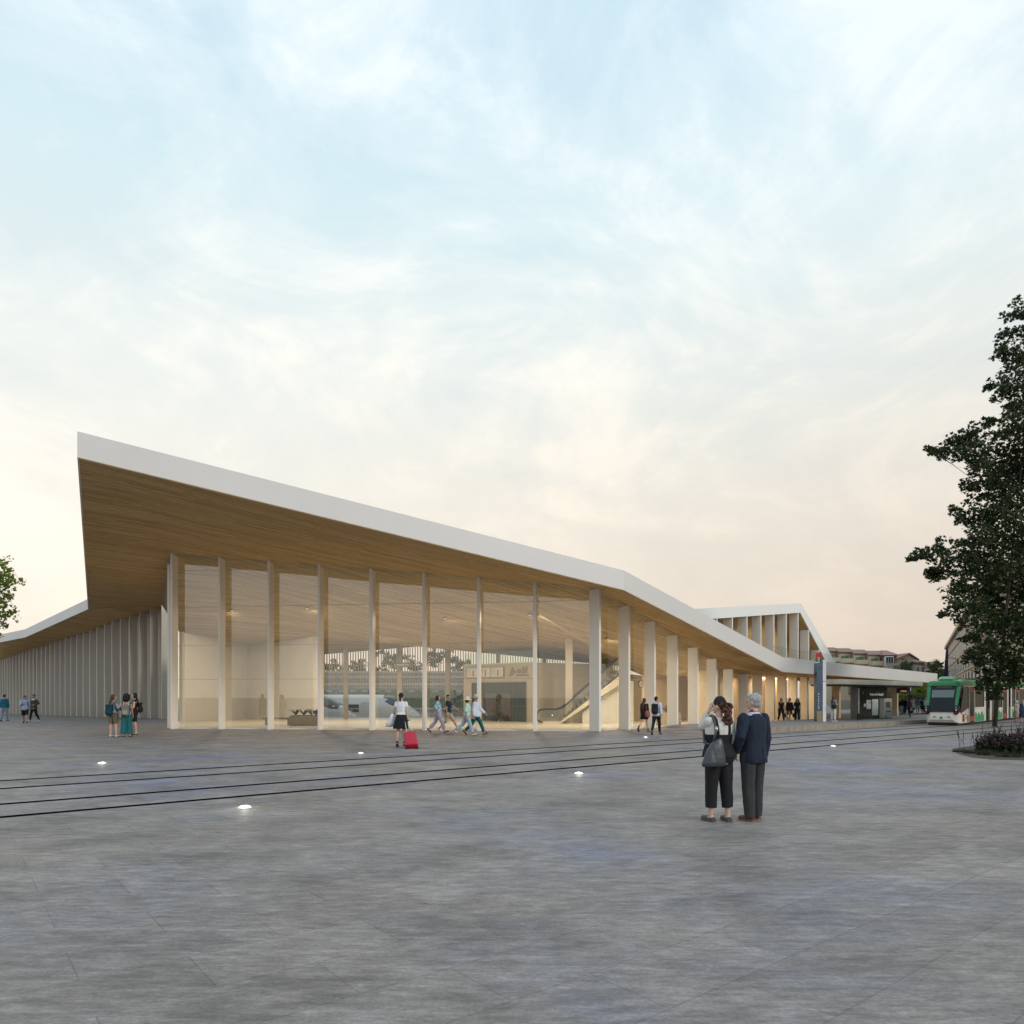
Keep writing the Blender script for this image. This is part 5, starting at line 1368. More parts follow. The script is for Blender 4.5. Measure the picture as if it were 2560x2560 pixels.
MALE = [(.80, .130, .105, 0), (.86, .160, .115, 0), (.93, .168, .118, -.005), (1.0, .158, .108, 0), (1.1, .148, .10, .005), (1.2, .162, .108, .008), (1.3, .178, .112, .005), (1.38, .172, .10, -.002), (1.43, .125, .078, -.006), (1.47, .068, .06, -.006), (1.50, .055, .055, -.004)]
FEM = [(.80, .130, .105, 0), (.86, .168, .122, -.005), (.93, .170, .122, -.01), (1.0, .145, .104, 0), (1.1, .122, .09, .005), (1.2, .138, .108, .012), (1.28, .148, .112, .012), (1.36, .145, .09, 0), (1.42, .105, .068, -.005), (1.46, .056, .05, -.005), (1.50, .047, .047, -.003)]
class Person:
    def __init__(s, x, yf, yt, label, yaw, sex='f', z0=0., h=None, pose=None, skin='fair', vox=.0125, hair=None, hairmat=HB, clothes=(), D=None, extra=(), wide=1.):
        if D is None: D = F * (EYE - z0) / (yf - YH)
        s.D = D; loc = Vector(((x - 1280) / F * D, D, z0)); s.h = h or (yf - yt) / F * D
        s.k = s.h / 1.735; s.sex = sex; s.vox = vox; s.wide = wide; s.seed = x * .37
        p = dict(legR=(2, 2, 4), legL=(-2, 2, 4), armR=(2, 9, 12, 6), armL=(-2, 9, 12, 6), lean=0, head=(0, 0), footR=None, footL=None); p.update(pose or {})
        s.p = p; s.t = thing('person', loc, label, 'person', None, R(yaw))
        s.M = WM[s.t] @ Matrix.Scale(s.k, 4); s.K = Matrix.Scale(s.k, 4)
        s.skin = SKINS[skin]; s.fk(); s.body()
        for c in clothes: getattr(s, c[0])(*c[1:])
        if hair: s.hair(hair, hairmat)
    def U(s, v):
        v = Vector(v); a = R(s.p['lean']); q = v - Vector((0, 0, .95))
        return Vector((q.x, q.y * math.cos(a) + q.z * math.sin(a), q.z * math.cos(a) - q.y * math.sin(a) + .95 + s.dz))
    def HD(s, v):
        v = Vector(v) - Vector((0, 0, 1.56)); m = Matrix.Rotation(R(s.p['head'][0]), 3, 'Z') @ Matrix.Rotation(R(s.p['head'][1]), 3, 'X')
        return s.U(m @ v + Vector((0, 0, 1.56)))
    def fk(s):
        s.dz = 0; J = {}; p = s.p; low = 9
        for sg, n in ((1, 'R'), (-1, 'L')):
            sw, bd, spd = p['leg' + n]; hip = Vector((sg * .088, 0, .90))
            def d(a, sp): return Vector((sg * math.sin(R(sp)), math.sin(R(a)) * math.cos(R(sp)), -math.cos(R(a)) * math.cos(R(sp))))
            kn = hip + d(sw, spd) * .425; an = kn + d(sw - bd, spd * .4) * .40
            fp = p['foot' + n]; fp = fp if fp is not None else (max(-50, (sw - bd) * 1.0) if sw - bd < -12 else (12 if sw > 18 else 0))
            out = R(8) * sg; fd = Vector((math.sin(out) * math.cos(R(fp)), math.cos(out) * math.cos(R(fp)), math.sin(R(fp))))
            J['hip' + n], J['knee' + n], J['ank' + n], J['fd' + n] = hip, kn, an, fd
            up_ = Vector((0, 0, 1)) - fd * fd.z; up_.normalize(); J['up' + n] = up_
            for t in (-.06, .19): low = min(low, (an + fd * t - up_ * .085).z)
        s.dz = -low
        for k_ in list(J):
            if k_[:2] in ('hi', 'kn', 'an'): J[k_] = J[k_] + Vector((0, 0, s.dz))
        sx = .178 if s.sex == 'm' else .155
        for sg, n in ((1, 'R'), (-1, 'L')):
            a = p['arm' + n]; sh = s.U((sg * sx, -.005, 1.395)); J['sh' + n] = sh
            if a[0] == 'to':
                tgt = s.U(a[1]); hint = Vector(a[2]); v = tgt - sh; l = min(v.length, .535); v = v.normalized()
                x_ = (l * l + .285 ** 2 - .255 ** 2) / (2 * l); hh = math.sqrt(max(0, .285 ** 2 - x_ * x_))
                hp = (hint - v * hint.dot(v)).normalized(); el = sh + v * x_ + hp * hh; wr = sh + v * l
            else:
                sw, ab, bd, inw = a
                def d2(an_, ab_): return Vector((sg * math.sin(R(ab_)), math.sin(R(an_)) * math.cos(R(ab_)), -math.cos(R(an_)) * math.cos(R(ab_))))
                el = sh + d2(sw, ab) * .285; wr = el + d2(sw + bd, ab - inw) * .255
            J['el' + n], J['wr' + n] = el, wr
        s.J = J
    def ring(s, z, e=0., ez=1., n=20, upper=True, w=None):
        tab = MALE if s.sex == 'm' else FEM
        for a, b in zip(tab, tab[1:]):
            if a[0] <= z <= b[0]: break
        if z < tab[0][0]: a = b = tab[0]
        t = 0 if a is b else (z - a[0]) / (b[0] - a[0])
        rx, ry, yo = [(a[i] + (b[i] - a[i]) * t) for i in (1, 2, 3)]
        ww = s.wide if z < 1.40 else 1
        rx = (rx * ww + e) * ez; ry = (ry * ww + e) * ez
        r = []
        for i in range(n):
            an = 6.2832 * i / n; c, sn = math.cos(an), math.sin(an)
            sq = (abs(c) ** 2.6 + abs(sn) ** 2.6) ** (-1 / 2.6)
            q = Vector((rx * c * sq, ry * sn * sq + yo, z)); r.append(s.U(q) if upper and z > .95 else q + Vector((0, 0, s.dz)))
        return r
    def body(s):
        J = s.J; mb = MB(); m = s.sex == 'm'; f = 1. if m else .88
        mb.loft([s.ring(z) for z in (.80, .86, .93, 1.0, 1.1, 1.2, 1.3, 1.38, 1.43, 1.47)])
        mb.cap(s.U((0, -.012, 1.43)), s.HD((0, -.005, 1.57)), .058 * f, .052 * f)
        mb.ell(s.HD((0, -.008, 1.638)), (.073, .09, .098)); mb.ell(s.HD((0, .024, 1.585)), (.056, .066, .078))
        mb.ell(s.HD((0, .05, 1.535)), (.03, .03, .025)); mb.cap(s.HD((0, .092, 1.625)), s.HD((0, .108, 1.592)), .009, .014)
        for sg, n in ((1, 'R'), (-1, 'L')):
            mb.ell(s.HD((sg * .076, -.005, 1.605)), (.012, .022, .034))
            mb.cap(J['sh' + n], J['el' + n], .052 * f, .040 * f); mb.cap(J['el' + n], J['wr' + n], .041 * f, .027 * f)
            d = (J['wr' + n] - J['el' + n]).normalized(); nin = Vector((-sg, 0, 0)); nin = (nin - d * nin.dot(d)).normalized(); a = d.cross(nin) * sg
            if s.p.get('flip' + n): nin = -nin
            w = J['wr' + n]; pc = w + d * .052
            q = Matrix((a, d, nin)).transposed()
            mb.ell(pc, (.040 * f, .056, .017), 12, 8, q)
            cu = s.p.get('curl', .5)
            for i, (o_, ln) in enumerate(((.031, .066), (.010, .076), (-.011, .070), (-.031, .054))):
                b0 = pc + d * .040 + a * o_; d1 = (d + nin * cu * .6 + a * o_ * 4).normalized(); d2 = (d + nin * cu * 1.6 + a * o_ * 2).normalized()
                b1 = b0 + d1 * ln * .55; mb.cap(b0, b1, .0095, .0088, 8); mb.cap(b1, b1 + d2 * ln * .5, .0088, .0074, 8)
            tb = w + d * .022 + a * .028; t1 = tb + (a * .8 + d * .7 + nin * .3).normalized() * .036
            mb.cap(tb, t1, .0125, .0105, 8); mb.cap(t1, t1 + (d + nin * .5 + a * .15).normalized() * .030, .0105, .0085, 8)
            mb.cap(J['hip' + n], J['knee' + n], .085 if m else .088, .056); 
            md = J['knee' + n].lerp(J['ank' + n], .32); bk = Vector((0, -.012, 0))
            mb.cap(J['knee' + n], md + bk, .054, .055 * f); mb.cap(md + bk, J['ank' + n], .055 * f, .034)
            mb.cap(J['ank' + n] - J['up' + n] * .03 - J['fd' + n] * .03, J['ank' + n] + J['fd' + n] * .14 - J['up' + n] * .055, .035, .026)
        remesh(mb, 'body', s.skin, s.t, s.vox * .85, 2, M=s.K)
        for sg in (-1, 1):
            e = MB(); e.ell(s.HD((sg * .029, .079, 1.622)), (.012, .008, .007), 8, 6)
            for i, v in enumerate(e.v): e.v[i] = s.K @ v
            e.build('eye', EYEM, s.t, smooth=True, local=True)
        e = MB(); e.ell(s.HD((0, .082, 1.556)), (.022, .012, .007), 10, 6)
        e.v = [s.K @ v for v in e.v]; e.build('mouth', LIP, s.t, smooth=True, local=True)
    def sleeves(s, mb, frac, e):
        f = 1. if s.sex == 'm' else .88
        for n in 'RL':
            a, b, c = s.J['sh' + n], s.J['el' + n], s.J['wr' + n]
            mb.ell(a, .058 * f + e)
            if frac <= 0: continue
            if frac <= .5:
                q = a.lerp(b, frac * 2); mb.tube([a, q], [.056 * f + e, .05 * f + e * 1.25], 14)
            else:
                q = b.lerp(c, (frac - .5) * 2); mb.tube([a, a.lerp(b, .6), b, b.lerp(q, .5), q], [.056 * f + e, .049 * f + e, .045 * f + e * 1.1, .042 * f + e * 1.1, .032 * f + e], 14)
    def top(s, name, mat, sleeve=.4, hem=.90, e=.014, neck=1.46, flare=1., amp=.006):
        mb = MB(); zs = [z for z in (.80, .86, .93, 1.0, 1.1, 1.2, 1.3, 1.38, 1.43) if hem + .02 < z < neck - .02]
        zs = [hem] + zs + [neck]; mb.loft([s.ring(z, e + (.012 if z < 1.05 else 0) * 1, flare if z < 1.02 else 1) for z in zs])
        s.sleeves(mb, sleeve, e)
        return remesh(mb, name, mat, s.t, s.vox, 2, amp, 11, s.seed, M=s.K)
    def blazer(s, mat):
        mb = MB(); rs = []
        for z, rx, ry, yo in ((.79, .205, .150, -.012), (.86, .208, .152, -.012), (.95, .200, .146, -.008), (1.05, .194, .140, -.002), (1.15, .194, .138, 0), (1.25, .204, .142, 0), (1.33, .208, .138, -.004), (1.39, .19, .122, -.01), (1.43, .14, .10, -.012), (1.465, .075, .075, -.01)):
            r = []
            for i in range(24):
                an = 6.2832 * i / 24; c, sn = math.cos(an), math.sin(an); q = (abs(c) ** 2.5 + abs(sn) ** 2.5) ** (-1 / 2.5)
                r.append(s.U((rx * c * q * s.wide * .96, ry * sn * q + yo, z)))
            rs.append(r)
        mb.loft(rs); o = remesh(mb, 'blazer', mat, s.t, s.vox, 2, .008, 9, s.seed, M=s.K)
        for n in 'RL':
            a, b, c = s.J['sh' + n], s.J['el' + n], s.J['wr' + n]; mb = MB()
            mb.ell(a, .080); mb.tube([a, a.lerp(b, .5), b, b.lerp(c, .5), c], [.084, .078, .070, .064, .054], 16)
            remesh(mb, 'blazer_sleeve', mat, s.t, s.vox, 2, .010, 12, s.seed + 5, M=s.K)
        return o
    def bottom(s, name, mat, frac=.96, e=.012, rb=None, waist=1.02, amp=.006, knee=None):
        mb = MB(); mb.loft([s.ring(z, e, upper=False) for z in (.82, .86, .93, .98, waist)])
        for n in 'RL':
            h_, k_, a_ = s.J['hip' + n], s.J['knee' + n], s.J['ank' + n]
            re = rb or .052; rk = knee or (.06 + e)
            if frac <= .5: q = h_.lerp(k_, frac * 2); mb.tube([h_ + Vector((0, 0, .03)), h_.lerp(q, .5), q], [.092 + e, .086 + e, rb or (.07 + e)], 16)
            else:
                q = k_.lerp(a_, (frac - .5) * 2); mb.tube([h_ + Vector((0, 0, .03)), h_.lerp(k_, .5), k_, k_.lerp(q, .5), q], [.092 + e, .082 + e, rk, (rk + re) / 2 + .002, re], 16)
        return remesh(mb, name, mat, s.t, s.vox, 2, amp, 10, s.seed + 3, M=s.K)
    def skirt(s, name, mat, waist=1.03, hem=.55, flare=1.35, e=.012, bodice=None, amp=.006):
        mb = MB(); n = 24; rings = []
        for i in range(7):
            z = waist + (hem - waist) * i / 6; base = s.ring(max(.86, z), e, upper=False, n=n); t = max(0, (.95 - z) / (.95 - hem)) if hem < .95 else 0
            c = Vector((0, 0, 0)); k_ = 1 + (flare - 1) * t
            rings.append([Vector((p.x * k_ * (1 + .05 * t * math.sin(5 * j)), p.y * k_ * (1.05 + .1 * t), z + s.dz)) for j, p in enumerate(base)])
        mb.loft(rings)
        if bodice is not None:
            zs = [1.0, 1.1, 1.2, 1.28, bodice]; mb.loft([s.ring(z, e) for z in zs])
        return remesh(mb, name, mat, s.t, s.vox, 2, amp, 10, s.seed + 3, zs=.25, M=s.K)
    def shoes(s, name, mat, sole=SOLE, high=.0, chunky=.0):
        for n in 'RL':
            a, fd, up_ = s.J['ank' + n], s.J['fd' + n], s.J['up' + n]; sd_ = fd.cross(up_); q = Matrix((sd_, fd, up_)).transposed()
            mb = MB(); c = a - up_ * (.052 - chunky * .4)
            mb.ell(c + fd * .095, (.043, .10, .036), 14, 8, q); mb.ell(c - fd * .02, (.038, .055, .042), 12, 8, q)
            if high: mb.cap(a - up_ * .03, a + up_ * high, .047, .05)
            o = remesh(mb, 'shoe', mat, s.t, s.vox * .8, 2, M=s.K)
            sb = MB(); hh = .018 + chunky; z0_ = -.085
            pts = [(-.035, -.07), (.035, -.07), (.04, 0), (.047, .10), (.04, .165), (.0, .198), (-.04, .165), (-.047, .10), (-.04, 0)]
            lo = [a + sd_ * x + fd * y + up_ * z0_ for x, y in pts]; hi = [v + up_ * hh for v in lo]
            sb.solid(lo, hi); sb.v = [s.K @ v for v in sb.v]; sb.build('sole', sole, o, local=True)
    def hair(s, kind, mat):
        mb = MB(); H_ = s.HD; amp = .006; fr = 30
        mb.ell(H_((0, -.022, 1.655)), (.082, .094, .095))
        if kind == 'short': mb.ell(H_((0, -.045, 1.61)), (.074, .062, .075)); mb.ell(H_((0, .04, 1.70)), (.06, .045, .035))
        if kind == 'cap': pass
        if kind in ('bob', 'long'):
            mb.ell(H_((0, -.04, 1.60)), (.088, .075, .10))
            for sg in (-1, 1): mb.ell(H_((sg * .062, .0, 1.60)), (.028, .055, .095))
        if kind == 'long':
            for z, y, r in ((1.52, -.075, .082), (1.44, -.105, .085), (1.36, -.12, .08), (1.28, -.12, .07), (1.22, -.115, .05)): mb.ell(H_((0, y, z)), (r, .045, .075))
        if kind == 'pony':
            mb.ell(H_((0, -.11, 1.66)), .034)
            mb.tube([H_((0, -.11, 1.66)), H_((0, -.15, 1.60)), H_((0, -.15, 1.52)), H_((0, -.135, 1.44))], [.026, .038, .032, .012], 10)
        if kind == 'afro':
            mb.ell(H_((0, -.03, 1.67)), (.145, .14, .14)); mb.ell(H_((0, -.05, 1.56)), (.15, .12, .11)); amp = .018
        if kind == 'curly':
            r_ = random.Random(int(s.seed * 10)); amp = .010
            mb.ell(H_((0, -.10, 1.63)), (.045, .04, .045))
            for i in range(60):
                t = i / 59; mb.ell(H_((r_.uniform(-.075, .075) * (1.15 - .5 * abs(t - .6)), -.125 + r_.uniform(-.045, .03), 1.64 - .27 * t)), r_.uniform(.018, .031), 9, 6)
        if kind == 'longcurly':
            amp = .014; mb.ell(H_((0, -.04, 1.60)), (.10, .08, .10))
            for sg in (-1, 1): mb.ell(H_((sg * .085, -.01, 1.52)), (.04, .06, .12))
            mb.ell(H_((0, -.085, 1.46)), (.12, .06, .12))
        return remesh(mb, 'hair', mat, s.t, s.vox * .8, 1, amp, fr, s.seed, zs=.5, M=s.K)
    def hat(s, kind, mat, band=None):
        mb = MB(); n = 22
        if kind == 'beanie':
            mb.ell(s.HD((0, -.02, 1.68)), (.086, .098, .085)); mb.ell(s.HD((0, -.03, 1.765)), .02)
            return remesh(mb, 'beanie', mat, s.t, s.vox * .8, 1, .003, 40, M=s.K)
        br, dr = (.19, .05) if kind == 'sun' else (.135, .005)
        def rg(r, z, ry=1.1): return [s.HD((r * math.cos(6.2832 * i / n), -.015 + r * ry * math.sin(6.2832 * i / n), z)) for i in range(n)]
        mb.loft([rg(br, 1.665 - dr), rg(br, 1.673 - dr), rg(.092, 1.70), rg(.088, 1.75), rg(.075, 1.785), rg(.03, 1.795)])
        mb.v = [s.K @ v for v in mb.v]; o = mb.build('hat', mat, s.t, smooth=True, local=True)
        if band:
            b = MB(); b.loft([rg(.0945, 1.699), rg(.0925, 1.728)]); b.v = [s.K @ v for v in b.v]; b.build('hat_band', band, o, local=True)
    def ringpiece(s, name, mat, za, zb, e):
        mb = MB(); mb.loft([s.ring(za, e), s.ring((za + zb) / 2, e), s.ring(zb, e)]); return remesh(mb, name, mat, s.t, s.vox * .8, 1, .002, 20, M=s.K)
    # world point of a canonical local point
    def w(s, v, upper=True): return s.M @ (s.U(v) if upper else Vector(v) + Vector((0, 0, s.dz)))
    def wj(s, n): return s.M @ s.J[n]
def bag_thing(p, name, base, label, cat):
    t = thing(name, base, label, cat, None, 0); return t
def softbox(p, c, size, r=.35, up=True):
    """rounded box in person space -> MB in world"""
    mb = MB(); sx_, sy_, sz_ = [v / 2 for v in size]; rings = []; n = 20
    for k in range(9):
        t = -1 + 2 * k / 8; q = (1 - abs(t) ** 4) ** .25 if abs(t) < 1 else .45; q = max(q, .45)
        rings.append([p.w((c[0] + sx_ * q * math.copysign(abs(math.cos(a)) ** .5, math.cos(a)), c[1] + sy_ * q * math.copysign(abs(math.sin(a)) ** .5, math.sin(a)), c[2] + sz_ * t), up) for a in [6.2832 * i / n for i in range(n)]])
    return mb.loft(rings)
def backpack(p, label, mat, size=(.30, .16, .44), z=1.17, strapm=BLACK, pocket=None, one=False):
    c = (0, -.125 - size[1] / 2, z); t = thing('backpack', p.w((c[0], c[1], z - size[2] / 2)), label, 'backpack')
    softbox(p, c, size).build('bag_body', mat, t, smooth=True)
    softbox(p, (c[0], c[1] - size[1] * .5, z - size[2] * .18), (size[0] * .72, size[1] * .5, size[2] * .42)).build('front_pocket', pocket or mat, t, smooth=True)
    softbox(p, (c[0], c[1] - .01, z + size[2] * .42), (size[0] * .98, size[1] * 1.12, size[2] * .2)).build('flap', mat, t, smooth=True)
    for sg in (-1, 1):
        MB().tube([p.w((sg * .09, -.14, z + .16)), p.w((sg * .095, -.09, 1.43)), p.w((sg * .10, -.01, 1.465)), p.w((sg * .11, .09, 1.40)), p.w((sg * .135, .135, 1.25)), p.w((sg * .17, .05, 1.08)), p.w((sg * .14, -.12, z - .16))], .017 * p.k, 6).build('strap', strapm, t, smooth=True)
    return t
def shoulder_bag(p, sg, label, mat, size=(.10, .34, .28), z=.95, y=-.03, over=True, x=.25, name='shoulder_bag'):
    c = (sg * x, y, z); t = thing(name, p.w((c[0], c[1], z - size[2] / 2)), label, 'bag')
    softbox(p, c, size).build('bag_body', mat, t, smooth=True)
    h = z + size[2] * .45
    MB().tube([p.w((sg * x, y - size[1] * .32, h)), p.w((sg * (.16 if over else x), -.10, 1.36 if over else h + .1)), p.w((sg * (.14 if over else x), -.01, 1.455 if over else h + .16)), p.w((sg * (.16 if over else x), .09, 1.35 if over else h + .1)), p.w((sg * x, y + size[1] * .32, h))], .012 * p.k, 6).build('strap', mat, t, smooth=True)
    return t
def hand_bag(p, n, label, mat, size=(.08, .26, .22), rot=0):
    w_ = p.wj('wr' + n); d = (p.J['wr' + n] - p.J['el' + n]).normalized(); hp = p.J['wr' + n] + d * .09 - Vector((0, 0, p.dz)); 
    c = (hp.x, hp.y, hp.z - .12 - size[2] / 2); t = thing('handbag', p.w((c[0], c[1], c[2] - size[2] / 2), False), label, 'bag')
    softbox(p, c, size, up=False).build('bag_body', mat, t, smooth=True)
    for k in (-1, 1): MB().tube([p.w((c[0], c[1] + k * size[1] * .25, c[2] + size[2] * .45), False), p.w((c[0], c[1] + k * size[1] * .15, hp.z - .02), False), p.w((c[0], c[1], hp.z), False)], .007 * p.k, 6).build('handle', mat, t)
    return t
C = mk_cloth
WALK_A = dict(legR=(26, 8, 2), legL=(-20, 20, 2), armR=(-18, 8, 12, 4), armL=(24, 8, 22, 4), lean=2)
WALK_B = dict(legL=(26, 8, 2), legR=(-20, 20, 2), armL=(-18, 8, 12, 4), armR=(24, 8, 22, 4), lean=2)
BLK = C('black cloth', (.016, .016, .018)); DEN = C('blue denim', (.10, .15, .24)); LDEN = C('pale denim', (.32, .43, .54)); WHT = C('white cotton', (.68, .68, .70)); NAVY = C('navy cloth', (.022, .032, .06)); KHA = C('khaki cloth', (.20, .16, .095)); BEI = C('beige cotton', (.42, .35, .26)); TEAL = C('teal cloth', (.02, .12, .14)); WSH = mk('white shoe', (.7, .7, .7), .5); BSH = mk('black shoe', (.02, .02, .02), .4); TSH = mk('brown shoe', (.11, .05, .03), .45)
SKY = C('pale blue shirt', (.36, .47, .68)); OLV = C('olive jacket', (.075, .065, .048))

# left edge
Person(11, 1803, 1738, 'man in teal shirt and grey blue jeans walking away at the left edge', 6, 'm', pose=dict(legR=(8, 6, 3), legL=(-8, 10, 3)), hair='short', hairmat=HBR, clothes=(('bottom', 'jeans', C('washed denim', (.25, .29, .37)), .97, .016, .062), ('top', 'shirt', C('teal check shirt', (.02, .14, .23), pattern=(.015, .09, .14), pscale=16), 1., .86, .02), ('shoes', 'shoe', TSH)))
p2 = Person(63, 1808, 1739, 'man in pale blue shirt and black shorts carrying a black backpack', -150, 'm', pose=dict(WALK_B, armR=('to', (.10, .22, 1.25), (1, -.3, -1)), head=(35, 0)), skin='tan', hair='short', hairmat=HB, clothes=(('bottom', 'shorts', BLK, .48, .02), ('top', 'shirt', SKY, .62, .84, .022), ('shoes', 'shoe', BSH)))
backpack(p2, 'black backpack worn by the man in pale blue shirt', BLK, (.30, .2, .42), 1.12)
Person(84.5, 1805.5, 1738, 'man in olive jacket, white shirt and beanie with black trousers', 165, 'm', pose=dict(legR=(14, 6, 3), legL=(-12, 18, 3), armR=('to', (.14, .24, 1.12), (1, -.5, -1)), armL=('to', (-.30, .2, 1.10), (-1, -.5, -1)), head=(25, 0)), skin='tan', hair='cap', hairmat=HBR, clothes=(('bottom', 'trousers', BLK, .97, .012, .052), ('top', 'white_shirt', WHT, .3, .84, .012), ('top', 'jacket', OLV, 1., .86, .024, 1.40), ('hat', 'beanie', OLV), ('shoes', 'shoe', WSH)))
# three women talking
p4 = Person(284, 1842, 1737, 'woman with long brown hair, denim jacket and olive shorts in the group of three', -18, 'f', pose=dict(legR=(1, 1, 5), legL=(-1, 1, 5), head=(-38, 0), armR=('to', (.20, .20, 1.12), (1, -.6, -1)), armL=('to', (-.02, .2, 1.12), (-1, -.4, -1))), hair='long', hairmat=HLB, clothes=(('bottom', 'shorts', C('olive shorts', (.14, .12, .075)), .42, .022), ('top', 'jacket', C('pale denim jacket', (.26, .31, .35), pattern=(.10, .13, .16), pscale=9), .9, .98, .024), ('shoes', 'shoe', WSH)))
backpack(p4, 'dark teal backpack worn by the woman in olive shorts', C('dark teal nylon', (.012, .05, .075)), (.30, .17, .46), 1.10)
p5 = Person(317, 1842, 1738, 'woman with big curly black hair in wide teal trousers and top', 14, 'f', pose=dict(legR=(1, 1, 3), legL=(-1, 1, 3), armL=('to', (-.26, .16, 1.12), (-1, -.6, -1)), head=(-10, 0)), skin='tan', hair='afro', hairmat=HB, clothes=(('bottom', 'wide_trousers', TEAL, .93, .02, .125, 1.05, .012, .105), ('top', 'vest', TEAL, 0, 1.0, .008, 1.34), ('shoes', 'shoe', BSH)))
backpack(p5, 'grey rucksack worn by the woman in teal', C('grey canvas', (.20, .195, .19)), (.27, .17, .44), 1.08, strapm=C('pale strap', (.5, .48, .42)), pocket=C('sand canvas', (.30, .27, .20)))
tb_ = thing('tablet', p5.w((-.27, .29, 1.14)), 'white tablet held by the woman in teal', 'tablet')
MB().obox(p5.w((-.36, .25, 1.14)), p5.w((-.20, .31, 1.14)) - p5.w((-.36, .25, 1.14)), p5.w((-.36, .35, 1.29)) - p5.w((-.36, .25, 1.14)), (0, -.008, .006)).build('slab', mk('white plastic', (.7, .7, .7), .4), tb_)
p6 = Person(336, 1837.5, 1733, 'woman in short black outfit with long dark hair facing the two others', 118, 'f', pose=dict(legR=(4, 4, 3), legL=(-3, 3, 3), armL=('to', (-.10, .22, 1.1), (-1, -.5, -1)), head=(10, 0)), skin='fair', hair='long', hairmat=HB, clothes=(('bottom', 'shorts', BLK, .42, .012), ('top', 'camisole', BLK, 0, .95, .01, 1.33), ('shoes', 'shoe', BSH)))
backpack(p6, 'black backpack worn by the woman in short black outfit', BLK, (.28, .16, .42), 1.12)
# woman with the red suitcase
p7 = Person(1003, 1867, 1735.5, 'woman in white blouse and black skirt walking towards the hall with a suitcase', -4, 'f', pose=dict(legR=(4, 3, 1), legL=(-7, 8, 1), armR=(-4, 10, 8, 6), armL=(6, 16, 34, 6)), hair='pony', hairmat=HB, clothes=(('skirt', 'skirt', C('black skirt cloth', (.014, .014, .016)), 1.08, .56, 1.42), ('top', 'blouse', WHT, .22, 1.02, .016), ('shoes', 'shoe', BSH, SOLE, .03)))
RED = mk('red suitcase shell', (.42, .008, .03), .32, var=.06)
wr_ = p7.wj('wrR') + (p7.wj('wrR') - p7.wj('elR')).normalized() * .07
sp_ = G(1031, 1872); sp_.z = 0; su = thing('suitcase', sp_, 'red wheeled suitcase pulled by the woman in black skirt', 'suitcase')
# tilted: handle leans towards her hand
top_ = wr_; d = (top_ - (sp_ + Vector((-.02, .04, .10)))); up_ = d.normalized(); rt_ = Vector((1, .1, 0)); rt_ = (rt_ - up_ * rt_.dot(up_)).normalized(); bk_ = rt_.cross(up_); b0 = sp_ + Vector((-.02, .0, .07)); LC = .60
def sq(x, y, z): return b0 + rt_ * x + bk_ * y + up_ * z
mb = MB(); rings = []
for z, k in ((0, .86), (.03, .97), (.08, 1), (LC - .08, 1), (LC - .03, .97), (LC, .86)):
    rings.append([sq(.205 * k * math.copysign(abs(math.cos(a)) ** .35, math.cos(a)), .12 * k * math.copysign(abs(math.sin(a)) ** .35, math.sin(a)), z) for a in [6.2832 * i / 24 for i in range(24)]])
mb.loft(rings).build('shell', RED, su, smooth=True)
mb = MB()
for i in range(6):
    x = -.13 + .052 * i; mb.obox(sq(x, -.122, .08), rt_ * .018, -bk_ * -.004, up_ * (LC - .16))
mb.build('ribs', mk('dark red rib', (.26, .005, .02), .35), su)
for x in (-.17, .17):
    MB().obox(sq(x - .045, -.128, .0), rt_ * .09, bk_ * .04, up_ * .11).build('corner_guard', BLACK, su)
    for y in (-.08, .08):
        c = sq(x, y, -.03); c.z = .032; MB().tube([c - rt_ * .015, c + rt_ * .015], [.032, .032], 12).build('wheel', BLACK, su)
hl = (top_ - b0).dot(up_)
for x in (-.09, .09): MB().tube([sq(x, .06, LC - .01), sq(x, .06, hl)], .010, 8).build('handle_tube', mk('aluminium tube', (.7, .7, .72), .3, metal=.5), su)
MB().tube([sq(-.1, .06, hl), sq(.1, .06, hl)], .017, 8).build('grip', BLACK, su)
# folded white jacket over her left arm
jk = thing('jacket', p7.wj('wrL') + Vector((0, 0, -.4)), 'white jacket hanging over the left arm of the suitcase woman', 'jacket')
mb = MB(); e_, w_ = p7.wj('elL'), p7.wj('wrL'); a = e_.lerp(w_, .1) + Vector((-.03, 0, .03)); b = w_ + Vector((0, 0, .03)); rings = []
for t, sp2, dz2 in ((0, .10, 0), (.25, .14, -.12), (.6, .2, -.28), (1, .26, -.42)):
    c = a.lerp(b, .5) + Vector((-.03 - .10 * t, 0, dz2)); rings.append([c + Vector((math.cos(q) * sp2 * .62, math.sin(q) * (.07 + .02 * t), .03 * math.sin(3 * q) * t)) for q in [6.2832 * i / 20 for i in range(20)]])
mb.loft(rings); mb.build('cloth', WHT, jk, smooth=True)
